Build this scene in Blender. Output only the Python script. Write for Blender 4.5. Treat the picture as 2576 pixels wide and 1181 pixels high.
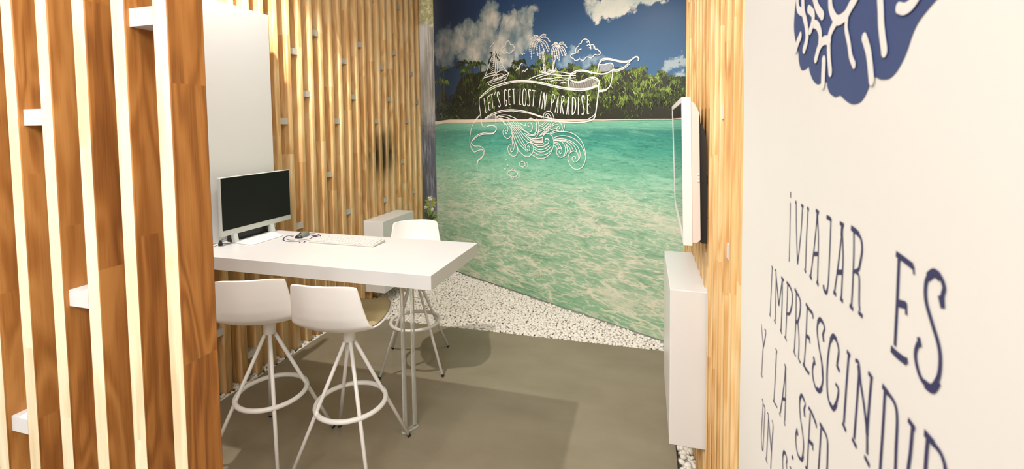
import bpy, bmesh, math, random
from mathutils import Vector, Matrix, noise as mnoise

# ------------------------------------------------------------------ camera
for o in list(bpy.data.objects):
    bpy.data.objects.remove(o)
scene = bpy.context.scene
col = scene.collection
FPX, CXP, CYP = 1157.4, 1288.0, 376.0            # focal length and principal point in pixels of a 2576 x 1181 frame
YAW, TILT, ROLL = 0.28305, 0.04994, -0.0117
EYE = Vector((0, 0, 1.7))


def camera_axes():
    f0 = Vector((-math.sin(YAW), math.cos(YAW), 0))
    r0 = Vector((math.cos(YAW), math.sin(YAW), 0))
    u0 = Vector((0, 0, 1))
    fwd = f0 * math.cos(TILT) - u0 * math.sin(TILT)
    up = u0 * math.cos(TILT) + f0 * math.sin(TILT)
    r = r0 * math.cos(ROLL) + up * math.sin(ROLL)
    u = up * math.cos(ROLL) - r0 * math.sin(ROLL)
    return r, u, fwd


CR, CU, CF = camera_axes()
cam_data = bpy.data.cameras.new('camera')
cam = bpy.data.objects.new('camera', cam_data)
col.objects.link(cam)
m = Matrix((CR, CU, -CF)).transposed().to_4x4()
m.translation = EYE
cam.matrix_world = m
cam_data.sensor_fit = 'HORIZONTAL'
cam_data.sensor_width = 36.0
cam_data.lens = FPX / 2576 * 36
cam_data.shift_y = (CYP - 590.5) / 2576
cam_data.clip_start = 0.02
cam_data.dof.use_dof = True
cam_data.dof.focus_distance = 2.6
cam_data.dof.aperture_fstop = 5.6
scene.camera = cam

# ------------------------------------------------------------------ world, lamps, exposure
scene.view_settings.view_transform = 'Standard'
scene.view_settings.look = 'None'
scene.view_settings.gamma = 1.0
scene.view_settings.use_curve_mapping = False
scene.view_settings.exposure = 0.14
world = bpy.data.worlds.new('world')
scene.world = world
world.use_nodes = True
world.node_tree.nodes['Background'].inputs[0].default_value = (1.0, 0.985, 0.96, 1)
world.node_tree.nodes['Background'].inputs[1].default_value = 0.62


def lamp(name, loc, target, watt, size, angle=150, blend=0.6, color=(1.0, 0.9, 0.77)):
    d = bpy.data.lights.new(name, 'SPOT')
    d.energy = watt
    d.color = color
    d.shadow_soft_size = size
    d.spot_size = math.radians(angle)
    d.spot_blend = blend
    o = bpy.data.objects.new(name, d)
    col.objects.link(o)
    o.location = loc
    v = Vector(target) - Vector(loc)
    o.rotation_euler = v.to_track_quat('-Z', 'Y').to_euler()
    return o


def panel_lamp(name, loc, target, watt, sx, sy, color=(1.0, 0.98, 0.95)):
    d = bpy.data.lights.new(name, 'AREA')
    d.shape = 'RECTANGLE'
    d.size, d.size_y = sx, sy
    d.energy = watt
    d.color = color
    o = bpy.data.objects.new(name, d)
    col.objects.link(o)
    o.location = loc
    v = Vector(target) - Vector(loc)
    o.rotation_euler = v.to_track_quat('-Z', 'Y').to_euler()
    return o


WARM = (1.0, 0.955, 0.89)
lamp('ceiling_or_fill_spot', (-2.32, 2.05, 3.42), (-1.2, 2.9, 0.3), 225, 0.03, 108, 0.5, WARM)
lamp('ceiling_or_fill_spot', (-0.75, 2.6, 3.42), (-1.6, 3.8, 0.5), 40, 0.12, 140, 0.9, WARM)  # added fill spot that brightens the far interior
lamp('ceiling_or_fill_spot', (-1.3, -0.2, 3.42), (0.24, 0.75, 2.25), 52, 0.08, 74, 0.9, WARM)  # added spot that brightens the upper right wall
panel_lamp('fill_panel', (-0.6, -1.5, 3.3), (-1.6, 2.4, 0.9), 140, 2.0, 1.2)  # added soft fill behind the camera, in place of unseen shop light
panel_lamp('fill_panel', (-0.9, 0.55, 3.46), (-2.0, 2.8, 1.3), 56, 1.4, 0.9)  # added overhead fill for the interior, not a known fixture


# ------------------------------------------------------------------ helpers: pixels to points, colours, meshes
def ray(px, py):
    return CR * ((px - CXP) / FPX) - CU * ((py - CYP) / FPX) + CF


def on_plane(px, py, p0, n):
    d = ray(px, py)
    return EYE + d * ((p0 - EYE).dot(n) / d.dot(n))


def on_x(px, py, X):
    return on_plane(px, py, Vector((X, 0, 0)), Vector((1, 0, 0)))


def on_y(px, py, Y):
    return on_plane(px, py, Vector((0, Y, 0)), Vector((0, 1, 0)))


def on_z(px, py, Z):
    return on_plane(px, py, Vector((0, 0, Z)), Vector((0, 0, 1)))


def lin(r, g, b):
    def f(c):
        c /= 255.0
        return c / 12.92 if c <= 0.04045 else ((c + 0.055) / 1.055) ** 2.4
    return (f(r), f(g), f(b), 1.0)


class MB:
    def __init__(self):
        self.v, self.f, self.c, self.m = [], [], [], []

    def add(self, verts, faces, color=None, mat=0):
        b = len(self.v)
        self.v += [tuple(p) for p in verts]
        for f in faces:
            self.f.append(tuple(i + b for i in f))
            self.c.append(color)
            self.m.append(mat)
        return self

    def box(self, x0, x1, y0, y1, z0, z1, mat=0):
        v = [(x, y, z) for z in (z0, z1) for y in (y0, y1) for x in (x0, x1)]
        return self.add(v, [(0, 2, 3, 1), (4, 5, 7, 6), (0, 1, 5, 4), (2, 6, 7, 3), (0, 4, 6, 2), (1, 3, 7, 5)], None, mat)

    def prism(self, pts, axis_a, axis_b, axis_c, origin, c0, c1, mat=0):
        """polygon in the a/b plane extruded along c"""
        a, b, c, o = Vector(axis_a), Vector(axis_b), Vector(axis_c), Vector(origin)
        n = len(pts)
        v = [o + a * p[0] + b * p[1] + c * c0 for p in pts] + [o + a * p[0] + b * p[1] + c * c1 for p in pts]
        f = [tuple(range(n))[::-1], tuple(range(n, 2 * n))]
        f += [(i, (i + 1) % n, n + (i + 1) % n, n + i) for i in range(n)]
        return self.add(v, f, None, mat)

    def tube(self, path, rad, seg=10, caps=True):
        path = [Vector(p) for p in path]
        rads = rad if isinstance(rad, (list, tuple)) else [rad] * len(path)
        rings = []
        t0 = (path[1] - path[0]).normalized()
        ref = Vector((0, 0, 1)) if abs(t0.z) < 0.9 else Vector((1, 0, 0))
        nrm = t0.cross(ref).normalized()
        for i, p in enumerate(path):
            a = path[max(i - 1, 0)]
            c = path[min(i + 1, len(path) - 1)]
            t = (c - a).normalized()
            nrm = (nrm - t * nrm.dot(t)).normalized()
            bn = t.cross(nrm)
            rings.append([p + (nrm * math.cos(2 * math.pi * k / seg) + bn * math.sin(2 * math.pi * k / seg)) * rads[i] for k in range(seg)])
        v = [q for r in rings for q in r]
        f = []
        for i in range(len(path) - 1):
            for k in range(seg):
                f.append((i * seg + k, i * seg + (k + 1) % seg, (i + 1) * seg + (k + 1) % seg, (i + 1) * seg + k))
        if caps:
            f.append(tuple(range(seg))[::-1])
            f.append(tuple((len(path) - 1) * seg + k for k in range(seg)))
        return self.add(v, f)

    def torus(self, c, R, r, seg=56, s2=10, flat=1.0):
        v, f = [], []
        for i in range(seg):
            a = 2 * math.pi * i / seg
            for k in range(s2):
                b = 2 * math.pi * k / s2
                rr = R + r * math.cos(b)
                v.append((c[0] + rr * math.cos(a), c[1] + rr * math.sin(a), c[2] + r * flat * math.sin(b)))
        for i in range(seg):
            for k in range(s2):
                f.append((i * s2 + k, ((i + 1) % seg) * s2 + k, ((i + 1) % seg) * s2 + (k + 1) % s2, i * s2 + (k + 1) % s2))
        return self.add(v, f)

    def lathe(self, prof, seg=24):
        v, f = [], []
        for (r, z) in prof:
            for k in range(seg):
                a = 2 * math.pi * k / seg
                v.append((r * math.cos(a), r * math.sin(a), z))
        for i in range(len(prof) - 1):
            for k in range(seg):
                f.append((i * seg + k, i * seg + (k + 1) % seg, (i + 1) * seg + (k + 1) % seg, (i + 1) * seg + k))
        f.append(tuple(range(seg))[::-1])
        f.append(tuple((len(prof) - 1) * seg + k for k in range(seg)))
        return self.add(v, f)

    def mesh(self, name, mats, smooth=False):
        me = bpy.data.meshes.new(name)
        me.from_pydata(self.v, [], self.f)
        for mt in (mats if isinstance(mats, (list, tuple)) else [mats]):
            me.materials.append(mt)
        if any(self.m):
            me.polygons.foreach_set('material_index', self.m)
        if any(c is not None for c in self.c):
            at = me.color_attributes.new('Col', 'FLOAT_COLOR', 'CORNER')
            data = []
            for p in me.polygons:
                c = self.c[p.index] or (1, 1, 1, 1)
                data += list(c) * len(p.vertices)
            at.data.foreach_set('color', data)
        if smooth:
            me.polygons.foreach_set('use_smooth', [True] * len(me.polygons))
        me.update()
        return me

    def build(self, name, mats, parent=None, smooth=False, bevel=0.0, seg=2):
        o = bpy.data.objects.new(name, self.mesh(name, mats, smooth))
        col.objects.link(o)
        if parent:
            o.parent = parent
        if bevel:
            b = o.modifiers.new('bevel', 'BEVEL')
            b.width = bevel
            b.segments = seg
            b.limit_method = 'ANGLE'
            b.angle_limit = math.radians(40)
            b.harden_normals = True
            o.data.polygons.foreach_set('use_smooth', [True] * len(o.data.polygons))
        return o


def put(name, mesh, parent, loc=(0, 0, 0), rz=0.0):
    o = bpy.data.objects.new(name, mesh)
    col.objects.link(o)
    o.parent = parent
    o.location = loc
    o.rotation_euler = (0, 0, rz)
    return o


def empty(name, loc=(0, 0, 0), rz=0.0):
    o = bpy.data.objects.new(name, None)
    col.objects.link(o)
    o.location = loc
    o.rotation_euler = (0, 0, rz)
    o.empty_display_size = 0.05
    return o


def tag(o, label=None, cat=None, group=None, kind=None):
    if label:
        o['label'] = label
    if cat:
        o['category'] = cat
    if group:
        o['group'] = group
    if kind:
        o['kind'] = kind
    return o


# ------------------------------------------------------------------ materials
class NT:
    def __init__(self, name):
        self.mat = bpy.data.materials.new(name)
        self.mat.use_nodes = True
        self.t = self.mat.node_tree
        self.b = self.t.nodes['Principled BSDF']

    def n(self, kind, **kw):
        x = self.t.nodes.new(kind)
        for k, v in kw.items():
            setattr(x, k, v)
        return x

    def link(self, a, b):
        self.t.links.new(a, b)

    def val(self, sock, v):
        if hasattr(v, 'links'):
            self.link(v, sock)
        else:
            sock.default_value = v

    def math(self, op, a, b=0.0, c=None, clamp=False):
        x = self.n('ShaderNodeMath', operation=op)
        x.use_clamp = clamp
        self.val(x.inputs[0], a)
        self.val(x.inputs[1], b)
        if c is not None:
            self.val(x.inputs[2], c)
        return x.outputs[0]

    def mix(self, fac, a, b, blend='MIX'):
        x = self.n('ShaderNodeMix', data_type='RGBA', blend_type=blend)
        self.val(x.inputs[0], fac)
        self.val(x.inputs[6], a)
        self.val(x.inputs[7], b)
        return x.outputs[2]

    def ramp(self, fac, stops, interp='LINEAR'):
        x = self.n('ShaderNodeValToRGB')
        x.color_ramp.interpolation = interp
        e = x.color_ramp.elements
        while len(e) < len(stops):
            e.new(0.5)
        for el, (p, c) in zip(e, stops):
            el.position = p
            el.color = c if len(c) == 4 else (*c, 1)
        self.link(fac, x.inputs[0])
        return x.outputs[0]

    def noise(self, vec, scale, detail=3.0, rough=0.55, dist=0.0):
        x = self.n('ShaderNodeTexNoise')
        x.inputs['Scale'].default_value = scale
        x.inputs['Detail'].default_value = detail
        x.inputs['Roughness'].default_value = rough
        x.inputs['Distortion'].default_value = dist
        self.link(vec, x.inputs['Vector'])
        return x.outputs['Fac']

    def comb(self, x, y, z):
        c = self.n('ShaderNodeCombineXYZ')
        for i, v in enumerate((x, y, z)):
            self.val(c.inputs[i], v)
        return c.outputs[0]

    def sep(self, v):
        s = self.n('ShaderNodeSeparateXYZ')
        self.link(v, s.inputs[0])
        return s.outputs

    def smooth(self, v, a, b):
        x = self.n('ShaderNodeMapRange', interpolation_type='SMOOTHSTEP')
        self.val(x.inputs['Value'], v)
        x.inputs['From Min'].default_value = a
        x.inputs['From Max'].default_value = b
        return x.outputs[0]

    def bump(self, h, strength, dist):
        x = self.n('ShaderNodeBump')
        x.inputs['Strength'].default_value = strength
        x.inputs['Distance'].default_value = dist
        self.link(h, x.inputs['Height'])
        self.link(x.outputs[0], self.b.inputs['Normal'])


def plain(name, color, rough=0.5, var=0.04, scale=6.0, bump=0.0, spec=0.5, metal=0.0):
    k = NT(name)
    tc = k.n('ShaderNodeTexCoord').outputs['Object']
    nz = k.noise(tc, scale, 3)
    c2 = tuple(c * (1 - var * 2) for c in color[:3]) + (1,)
    k.link(k.mix(nz, color, c2), k.b.inputs['Base Color'])
    k.b.inputs['Roughness'].default_value = rough
    k.b.inputs['Specular IOR Level'].default_value = spec
    k.b.inputs['Metallic'].default_value = metal
    if bump:
        k.bump(k.noise(tc, 300, 2), bump, 0.001)
    return k.mat


def wood(name, light, mid, dark, grain=1.0, seglen=0.85, rough=0.5, dark_smear=False):
    """boards with finger-jointed lengths, cathedral figure and fine streaks, different on every board"""
    k = NT(name)
    tc = k.n('ShaderNodeTexCoord').outputs['Object']
    s = k.sep(tc)
    rnd = k.n('ShaderNodeObjectInfo').outputs['Random']
    zz = k.math('ADD', k.math('DIVIDE', s[2], seglen), k.math('MULTIPLY', rnd, 7.3))
    seg = k.math('FLOOR', zz)
    wn = k.n('ShaderNodeTexWhiteNoise', noise_dimensions='2D')
    k.link(k.comb(seg, k.math('MULTIPLY', rnd, 91.7), 0.0), wn.inputs['Vector'])
    segr = wn.outputs['Value']
    off = k.math('MULTIPLY', segr, 37.0)
    p = k.comb(k.math('ADD', s[0], off), k.math('ADD', s[1], off), k.math('MULTIPLY', s[2], 0.16))
    n1 = k.noise(p, 9.0, 2.0, 0.5, 0.4)
    rings = k.math('SINE', k.math('MULTIPLY', n1, 42.0 * grain))
    rings = k.math('MULTIPLY_ADD', rings, 0.5, 0.5)
    pf = k.comb(k.math('ADD', s[0], off), k.math('ADD', s[1], off), k.math('MULTIPLY', s[2], 0.02))
    n2 = k.noise(pf, 230.0, 2.0, 0.6)
    n3 = k.noise(k.comb(s[0], s[1], k.math('MULTIPLY_ADD', s[2], 0.5, off)), 5.0, 2.0)
    f = k.math('ADD', k.math('MULTIPLY', rings, 0.34), k.math('MULTIPLY', n2, 0.40))
    f = k.math('ADD', f, k.math('MULTIPLY', n3, 0.30))
    f = k.math('ADD', f, k.math('MULTIPLY_ADD', segr, 0.34, -0.20), clamp=True)
    c = k.ramp(f, [(0.18, light), (0.52, mid), (0.95, dark)])
    if dark_smear:  # dark smear over one area of slats, stronger deeper into the gaps
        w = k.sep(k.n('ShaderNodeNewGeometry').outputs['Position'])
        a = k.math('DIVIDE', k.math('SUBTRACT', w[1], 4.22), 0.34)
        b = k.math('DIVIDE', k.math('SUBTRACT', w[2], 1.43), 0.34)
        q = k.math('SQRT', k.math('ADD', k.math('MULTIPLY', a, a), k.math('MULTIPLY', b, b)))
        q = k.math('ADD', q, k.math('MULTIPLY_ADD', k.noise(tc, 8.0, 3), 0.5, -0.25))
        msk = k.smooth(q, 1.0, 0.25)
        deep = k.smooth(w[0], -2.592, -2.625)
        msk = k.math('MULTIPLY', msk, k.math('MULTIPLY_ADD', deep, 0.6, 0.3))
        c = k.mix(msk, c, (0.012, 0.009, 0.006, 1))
    k.link(c, k.b.inputs['Base Color'])
    k.b.inputs['Roughness'].default_value = rough
    k.b.inputs['Specular IOR Level'].default_value = 0.35
    k.bump(n2, 0.15, 0.001)
    return k.mat


M = {}
M['white_paint'] = plain('white_paint', (0.80, 0.775, 0.74, 1), 0.45, 0.02)
M['white_lacquer'] = plain('white_lacquer', (0.72, 0.71, 0.69, 1), 0.28, 0.015)
M['table_white'] = plain('table_white', (0.63, 0.62, 0.61, 1), 0.3, 0.015)
M['white_plastic'] = plain('white_plastic', (0.82, 0.80, 0.77, 1), 0.38, 0.015)
M['white_metal'] = plain('white_metal', (0.78, 0.76, 0.72, 1), 0.35, 0.02)
M['block'] = plain('spacer_block', (0.60, 0.55, 0.48, 1), 0.55, 0.05)
M['block_white'] = plain('spacer_block_white', (0.70, 0.68, 0.66, 1), 0.5, 0.03)
M['black_plastic'] = plain('black_plastic', (0.012, 0.011, 0.010, 1), 0.45, 0.1)
M['rubber'] = plain('black_rubber', (0.01, 0.01, 0.01, 1), 0.7, 0.1)
M['silver_plastic'] = plain('silver_plastic', (0.55, 0.57, 0.53, 1), 0.35, 0.02)
M['pale_housing'] = plain('pale_housing', (0.74, 0.64, 0.57, 1), 0.4, 0.02)
M['grey_plastic'] = plain('grey_plastic', (0.16, 0.18, 0.16, 1), 0.35, 0.05)
M['tan_fabric'] = plain('tan_fabric', (0.42, 0.33, 0.17, 1), 0.7, 0.06, 40, 0.3)
M['navy'] = plain('navy_vinyl', lin(62, 78, 122), 0.5, 0.02)
M['navy_dark'] = plain('navy_print', lin(48, 48, 92), 0.5, 0.02)
M['line_white'] = plain('white_print', (0.86, 0.81, 0.75, 1), 0.6, 0.02)
M['faint'] = plain('faint_print', lin(205, 212, 178), 0.6, 0.02)
M['key'] = plain('key_white', (0.66, 0.64, 0.61, 1), 0.5, 0.02)
M['key_mark'] = plain('key_mark', (0.10, 0.09, 0.08, 1), 0.6, 0.02)
M['ground'] = plain('gravel_bedding', (0.30, 0.25, 0.19, 1), 0.95, 0.2, 30)
M['trim'] = plain('dark_edge_trim', (0.04, 0.035, 0.03, 1), 0.5, 0.1)
M['wood_left'] = wood('slat_oak', lin(247, 217, 166), lin(237, 196, 136), lin(204, 150, 92), 0.8, 0.9, dark_smear=True)
M['wood_right'] = wood('slat_pine', lin(248, 216, 162), lin(234, 190, 126), lin(190, 132, 74), 0.8, 0.8)
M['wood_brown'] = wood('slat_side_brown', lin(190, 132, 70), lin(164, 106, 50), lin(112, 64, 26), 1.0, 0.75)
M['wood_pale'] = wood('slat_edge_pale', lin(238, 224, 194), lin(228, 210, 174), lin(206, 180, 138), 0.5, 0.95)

k = NT('glossy_screen')
k.b.inputs['Base Color'].default_value = (0.006, 0.007, 0.006, 1)
k.b.inputs['Roughness'].default_value = 0.03
k.b.inputs['Specular IOR Level'].default_value = 0.5
M['screen'] = k.mat
k = NT('matte_screen')
k.b.inputs['Base Color'].default_value = (0.009, 0.010, 0.008, 1)
k.b.inputs['Roughness'].default_value = 0.35
k.b.inputs['Specular IOR Level'].default_value = 0.15
M['screen_matte'] = k.mat
k = NT('clear_acrylic')
k.b.inputs['Base Color'].default_value = (0.97, 0.99, 0.98, 1)
k.b.inputs['Roughness'].default_value = 0.10
k.b.inputs['IOR'].default_value = 1.22
k.b.inputs['Transmission Weight'].default_value = 0.86
M['acrylic'] = k.mat

# polished concrete floor
k = NT('polished_concrete')
tc = k.n('ShaderNodeTexCoord').outputs['Object']
s = k.sep(tc)
n1 = k.noise(tc, 1.6, 5, 0.6)
n2 = k.noise(k.comb(k.math('MULTIPLY', s[0], 0.35), s[1], 0.0), 5.0, 4, 0.6)
n3 = k.noise(tc, 160, 2, 0.6)
f = k.math('ADD', k.math('MULTIPLY', n1, 0.5), k.math('ADD', k.math('MULTIPLY', n2, 0.4), k.math('MULTIPLY', n3, 0.1)))
k.link(k.ramp(f, [(0.3, (0.200, 0.166, 0.112, 1)), (0.7, (0.295, 0.252, 0.178, 1))]), k.b.inputs['Base Color'])
k.link(k.math('MULTIPLY_ADD', n1, 0.2, 0.28), k.b.inputs['Roughness'])
k.b.inputs['Specular IOR Level'].default_value = 0.4
M['concrete'] = k.mat

# pebbles
k = NT('white_pebble')
tc = k.n('ShaderNodeTexCoord').outputs['Object']
rnd = k.n('ShaderNodeNewGeometry').outputs['Random Per Island']
k.link(k.mix(k.noise(tc, 60, 3), k.ramp(rnd, [(0.0, (0.45, 0.40, 0.33, 1)), (0.05, (0.74, 0.69, 0.62, 1)), (1.0, (0.90, 0.86, 0.80, 1))]), (0.80, 0.75, 0.68, 1)), k.b.inputs['Base Color'])
k.b.inputs['Roughness'].default_value = 0.75
M['pebble'] = k.mat

# printed foliage: colour comes with each printed leaf
k = NT('printed_leaf')
at = k.n('ShaderNodeVertexColor', layer_name='Col')
k.link(at.outputs[0], k.b.inputs['Base Color'])
k.b.inputs['Roughness'].default_value = 0.4
M['leaf_print'] = k.mat

# ------------------------------------------------------------------ main dimensions (metres)
HC = 3.5                      # ceiling
SLX = -2.59                   # front of the left slats
PITCH = 0.1235
SRX = 0.24                    # front of the right slats and of the lettered wall
TAB = 1.009                   # table top height
M0 = Vector((-2.455, 5.120, 0))
MA = math.radians(-28.29)
MD = Vector((math.cos(MA), math.sin(MA), 0))
MN = Vector((-math.sin(MA), math.cos(MA), 0))       # into the wall

# ------------------------------------------------------------------ room shell
g = MB().box(-4.2, 1.6, -2.2, 6.2, -0.10, -0.035).build('floor_subbase', M['ground'])
tag(g, kind='structure')
fl = MB().prism([(-2.553, -2.0), (0.156, -2.0), (0.156, 3.553), (-2.553, 3.515)], (1, 0, 0), (0, 1, 0), (0, 0, 1), (0, 0, 0), -0.035, 0.0).build('floor', M['concrete'])
tag(fl, kind='structure')
tr = MB().box(0.157, 0.160, -2.0, 3.5, -0.034, 0.001).build('trim_1', M['trim'])
tag(tr, kind='structure')
ce = MB().box(-3.2, 1.2, -1.2, 6.2, HC, HC + 0.1).build('ceiling', M['white_paint'])
tag(ce, kind='structure')
wl = MB().box(-2.80, -2.695, 0.2, 5.02, -0.035, HC).build('wall_left', M['white_paint'])
tag(wl, kind='structure')
wrr = MB().box(0.345, 0.45, 1.30, 3.12, -0.035, HC).build('wall_right_rear', M['white_paint'])
tag(wrr, kind='structure')
wr = MB().box(SRX, 0.34, -0.9, 1.298, -0.035, HC).build('wall_right', M['white_paint'], bevel=0.002)
tag(wr, kind='structure')
wb = MB().box(-0.02, 3.45, 0.022, 0.10, -0.035, HC).build('wall_back', M['white_paint'])
wb.location = M0
wb.rotation_euler = (0, 0, MA)
tag(wb, kind='structure')

# ------------------------------------------------------------------ left slat wall


def slat_mesh(dx, dy, z0, z1, mats, edge=None, rad=0.003):
    """board centred on its own axis; edge = index of the paler narrow edge material"""
    mb = MB()
    mb.box(-dx / 2, dx / 2, -dy / 2, dy / 2, z0, z1)
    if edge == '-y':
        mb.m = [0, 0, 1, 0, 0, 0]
    bm = bmesh.new()
    me = mb.mesh('slat', mats)
    bm.from_mesh(me)
    ed = [e for e in bm.edges if abs(e.verts[0].co.z - e.verts[1].co.z) > 0.01]
    bmesh.ops.bevel(bm, geom=ed, offset=rad, segments=3, affect='EDGES', profile=0.5)
    bm.to_mesh(me)
    bm.free()
    me.polygons.foreach_set('use_smooth', [abs(p.normal.z) < 0.5 and p.area < 0.12 for p in me.polygons])
    return me


LBOX = (-2.69, -2.385, 3.80, 4.40, 0.12, 0.81)
RBOX = (0.10, 0.343, 2.0, 2.62, 0.34, 1.01)
ml_full = slat_mesh(0.10, 0.044, -0.02, HC, M['wood_left'], None, 0.010)
ml_up = slat_mesh(0.10, 0.044, LBOX[5] + 0.001, HC, M['wood_left'], None, 0.010)
ml_low = slat_mesh(0.10, 0.044, -0.02, LBOX[4] - 0.001, M['wood_left'], None, 0.010)
for i in range(-14, 23):
    y = 2.262 + PITCH * i + 0.022
    inside = LBOX[2] - 0.02 < y < LBOX[3] + 0.02
    put('slat', ml_up if inside else ml_full, wl, (SLX - 0.05, y, 0))
    if inside:
        put('slat', ml_low, wl, (SLX - 0.05, y, 0))
blk = MB().box(-0.033, 0.033, -(PITCH - 0.05) / 2, (PITCH - 0.05) / 2, -0.023, 0.023).mesh('spacer_block', M['block'])
for (px, py) in ((739, 129), (793.6, 83), (866, 154), (908, 113), (770, 236), (890, 244), (962, 170), (994, 134), (712, 305),
                 (847, 305), (948, 305), (980, 250), (1026, 305), (1037, 186), (1051, 258), (1006, 19), (829, 439), (877.5, 533),
                 (971.5, 503), (1015, 406), (1045, 481), (753, 569), (553, 838), (634.5, 890)):
    p = on_x(px, py, SLX - 0.012)
    kk = round((p.y - (2.262 - (PITCH - 0.05) / 2)) / PITCH)
    put('spacer_block', blk, wl, (SLX - 0.012 - 0.033, 2.262 + PITCH * kk - (PITCH - 0.05) / 2, p.z))

# ------------------------------------------------------------------ right slat wall
mr_full = slat_mesh(0.10, 0.05, -0.02, HC, M['wood_right'])
mr_up = slat_mesh(0.10, 0.05, RBOX[5] + 0.001, HC, M['wood_right'])
mr_low = slat_mesh(0.10, 0.05, -0.02, RBOX[4] - 0.001, M['wood_right'])
for i in range(0, 15):
    y = 1.315 + PITCH * i + 0.025
    inside = RBOX[2] - 0.02 < y < RBOX[3] + 0.02
    put('slat', mr_up if inside else mr_full, wrr, (SRX + 0.05, y, 0))
    if inside:
        put('slat', mr_low, wrr, (SRX + 0.05, y, 0))
blkw = MB().box(-0.04, 0.04, -(PITCH - 0.05) / 2, (PITCH - 0.05) / 2, -0.023, 0.023).mesh('spacer_block', M['block_white'])
for (px, py) in ((1827, 280), (1838, 645)):
    p = on_x(px, py, SRX + 0.006)
    kk = round((p.y - (1.315 - (PITCH - 0.05) / 2)) / PITCH)
    put('spacer_block', blkw, wrr, (SRX + 0.006 + 0.04, 1.315 + PITCH * kk - (PITCH - 0.05) / 2, p.z))

# ------------------------------------------------------------------ foreground slat screen
SY = 0.90
scr = empty('slat_screen', (-1.9, SY + 0.05, 0))
tag(scr, 'brown wooden slat screen with pale front edges and white spacer blocks in the left foreground', 'slat screen')
SW, SP = 0.0515, 0.1498
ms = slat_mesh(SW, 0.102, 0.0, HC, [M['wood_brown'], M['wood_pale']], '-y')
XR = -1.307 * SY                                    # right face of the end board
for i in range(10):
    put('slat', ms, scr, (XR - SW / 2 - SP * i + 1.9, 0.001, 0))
sb = MB().box(-(SP - SW) / 2, (SP - SW) / 2, -0.03, 0.03, -0.024, 0.024).mesh('spacer_block', M['block_white'])
for gap, py in ((0, 42), (3, 296), (2, 753), (4, 1070)):
    xg = XR - SW - SP * gap - (SP - SW) / 2
    bx = {0: 350, 3: 60, 2: 195, 4: 48}[gap]
    q = on_y(bx, py, SY + 0.012)
    put('spacer_block', sb, scr, (xg + 1.9, -0.05 + 0.012 + 0.03, q.z))

# ------------------------------------------------------------------ mural


def mur(px, py):
    """pixel on the mural -> (u along the wall, v height)"""
    p = on_plane(px, py, M0, MN)
    return ((p - M0).dot(MD), p.z)


k = NT('mural_print')
tc = k.n('ShaderNodeTexCoord').outputs['Object']
s = k.sep(tc)
U, V = s[0], s[2]
# sky
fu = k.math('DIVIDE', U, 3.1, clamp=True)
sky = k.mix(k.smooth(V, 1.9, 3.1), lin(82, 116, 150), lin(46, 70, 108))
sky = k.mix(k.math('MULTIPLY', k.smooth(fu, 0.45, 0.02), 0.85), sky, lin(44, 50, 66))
wob = k.math('MULTIPLY_ADD', k.noise(k.comb(U, V, 0.0), 4.5, 6, 0.62), 1.0, -0.5)
wob2 = k.math('MULTIPLY_ADD', k.noise(k.comb(U, V, 3.0), 14.0, 4, 0.6), 1.0, -0.5)


UW = k.math('ADD', U, k.math('MULTIPLY_ADD', k.noise(k.comb(U, V, 1.0), 7.0, 5, 0.62), 0.34, -0.17))
VWP = k.math('ADD', V, k.math('MULTIPLY_ADD', k.noise(k.comb(U, V, 11.0), 7.0, 5, 0.62), 0.34, -0.17))


def blob(px, py, rx, ry):
    u0, v0 = mur(px, py)
    u1, _ = mur(px + rx, py)
    _, v1 = mur(px, py - ry)
    a = k.math('DIVIDE', k.math('SUBTRACT', UW, u0), abs(u1 - u0))
    b = k.math('DIVIDE', k.math('SUBTRACT', VWP, v0), abs(v1 - v0))
    return k.math('SUBTRACT', 1.0, k.math('SQRT', k.math('ADD', k.math('MULTIPLY', a, a), k.math('MULTIPLY', b, b))))


def field(bl, w1, w2):
    r = None
    for b in bl:
        x = blob(*b)
        r = x if r is None else k.math('MAXIMUM', r, x)
    return k.math('ADD', k.math('ADD', r, k.math('MULTIPLY', wob, w1)), k.math('MULTIPLY', wob2, w2))


c1 = field([(1232, 42, 30, 48), (1212, 90, 44, 46), (1284, 70, 34, 46), (1326, 42, 30, 34), (1265, 110, 70, 44), (1305, 100, 50, 50),
            (1200, 135, 60, 36), (1170, 95, 46, 50), (1120, 120, 34, 60), (1250, 160, 60, 26), (1208, 148, 24, 22)], 0.25, 0.12)
c2 = field([(1530, 12, 66, 34), (1580, 2, 120, 34), (1510, 36, 40, 22), (1640, -10, 70, 24)], 0.45, 0.2)
c3 = field([(1700, 165, 46, 14), (1722, 150, 24, 16), (1715, 190, 40, 14)], 0.6, 0.3)
c4 = field([(1425, 150, 30, 30), (1440, 132, 16, 22), (1490, 150, 40, 20)], 0.6, 0.3)
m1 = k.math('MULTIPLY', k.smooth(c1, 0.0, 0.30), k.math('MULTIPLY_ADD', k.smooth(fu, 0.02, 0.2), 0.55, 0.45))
m2 = k.smooth(c2, 0.0, 0.4)
m3 = k.smooth(c3, 0.05, 0.6)
m4 = k.smooth(c4, 0.05, 0.7)
lump = k.smooth(k.noise(k.comb(U, k.math('MULTIPLY', V, 0.8), 7.0), 4.5, 4, 0.55), 0.3, 0.7)
ccol = k.mix(k.math('MULTIPLY', lump, k.math('MULTIPLY_ADD', k.smooth(c1, 0.1, 0.7), 0.7, 0.3)), lin(112, 136, 142), lin(232, 226, 212))
sky = k.mix(k.math('MULTIPLY', m1, 0.88), sky, ccol)
sky = k.mix(k.math('MULTIPLY', m2, 0.95), sky, k.mix(lump, lin(188, 202, 196), lin(228, 224, 210)))
sky = k.mix(k.math('MULTIPLY', m3, 0.65), sky, lin(196, 208, 206))
sky = k.mix(k.math('MULTIPLY', m4, 0.5), sky, lin(176, 196, 200))
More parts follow.
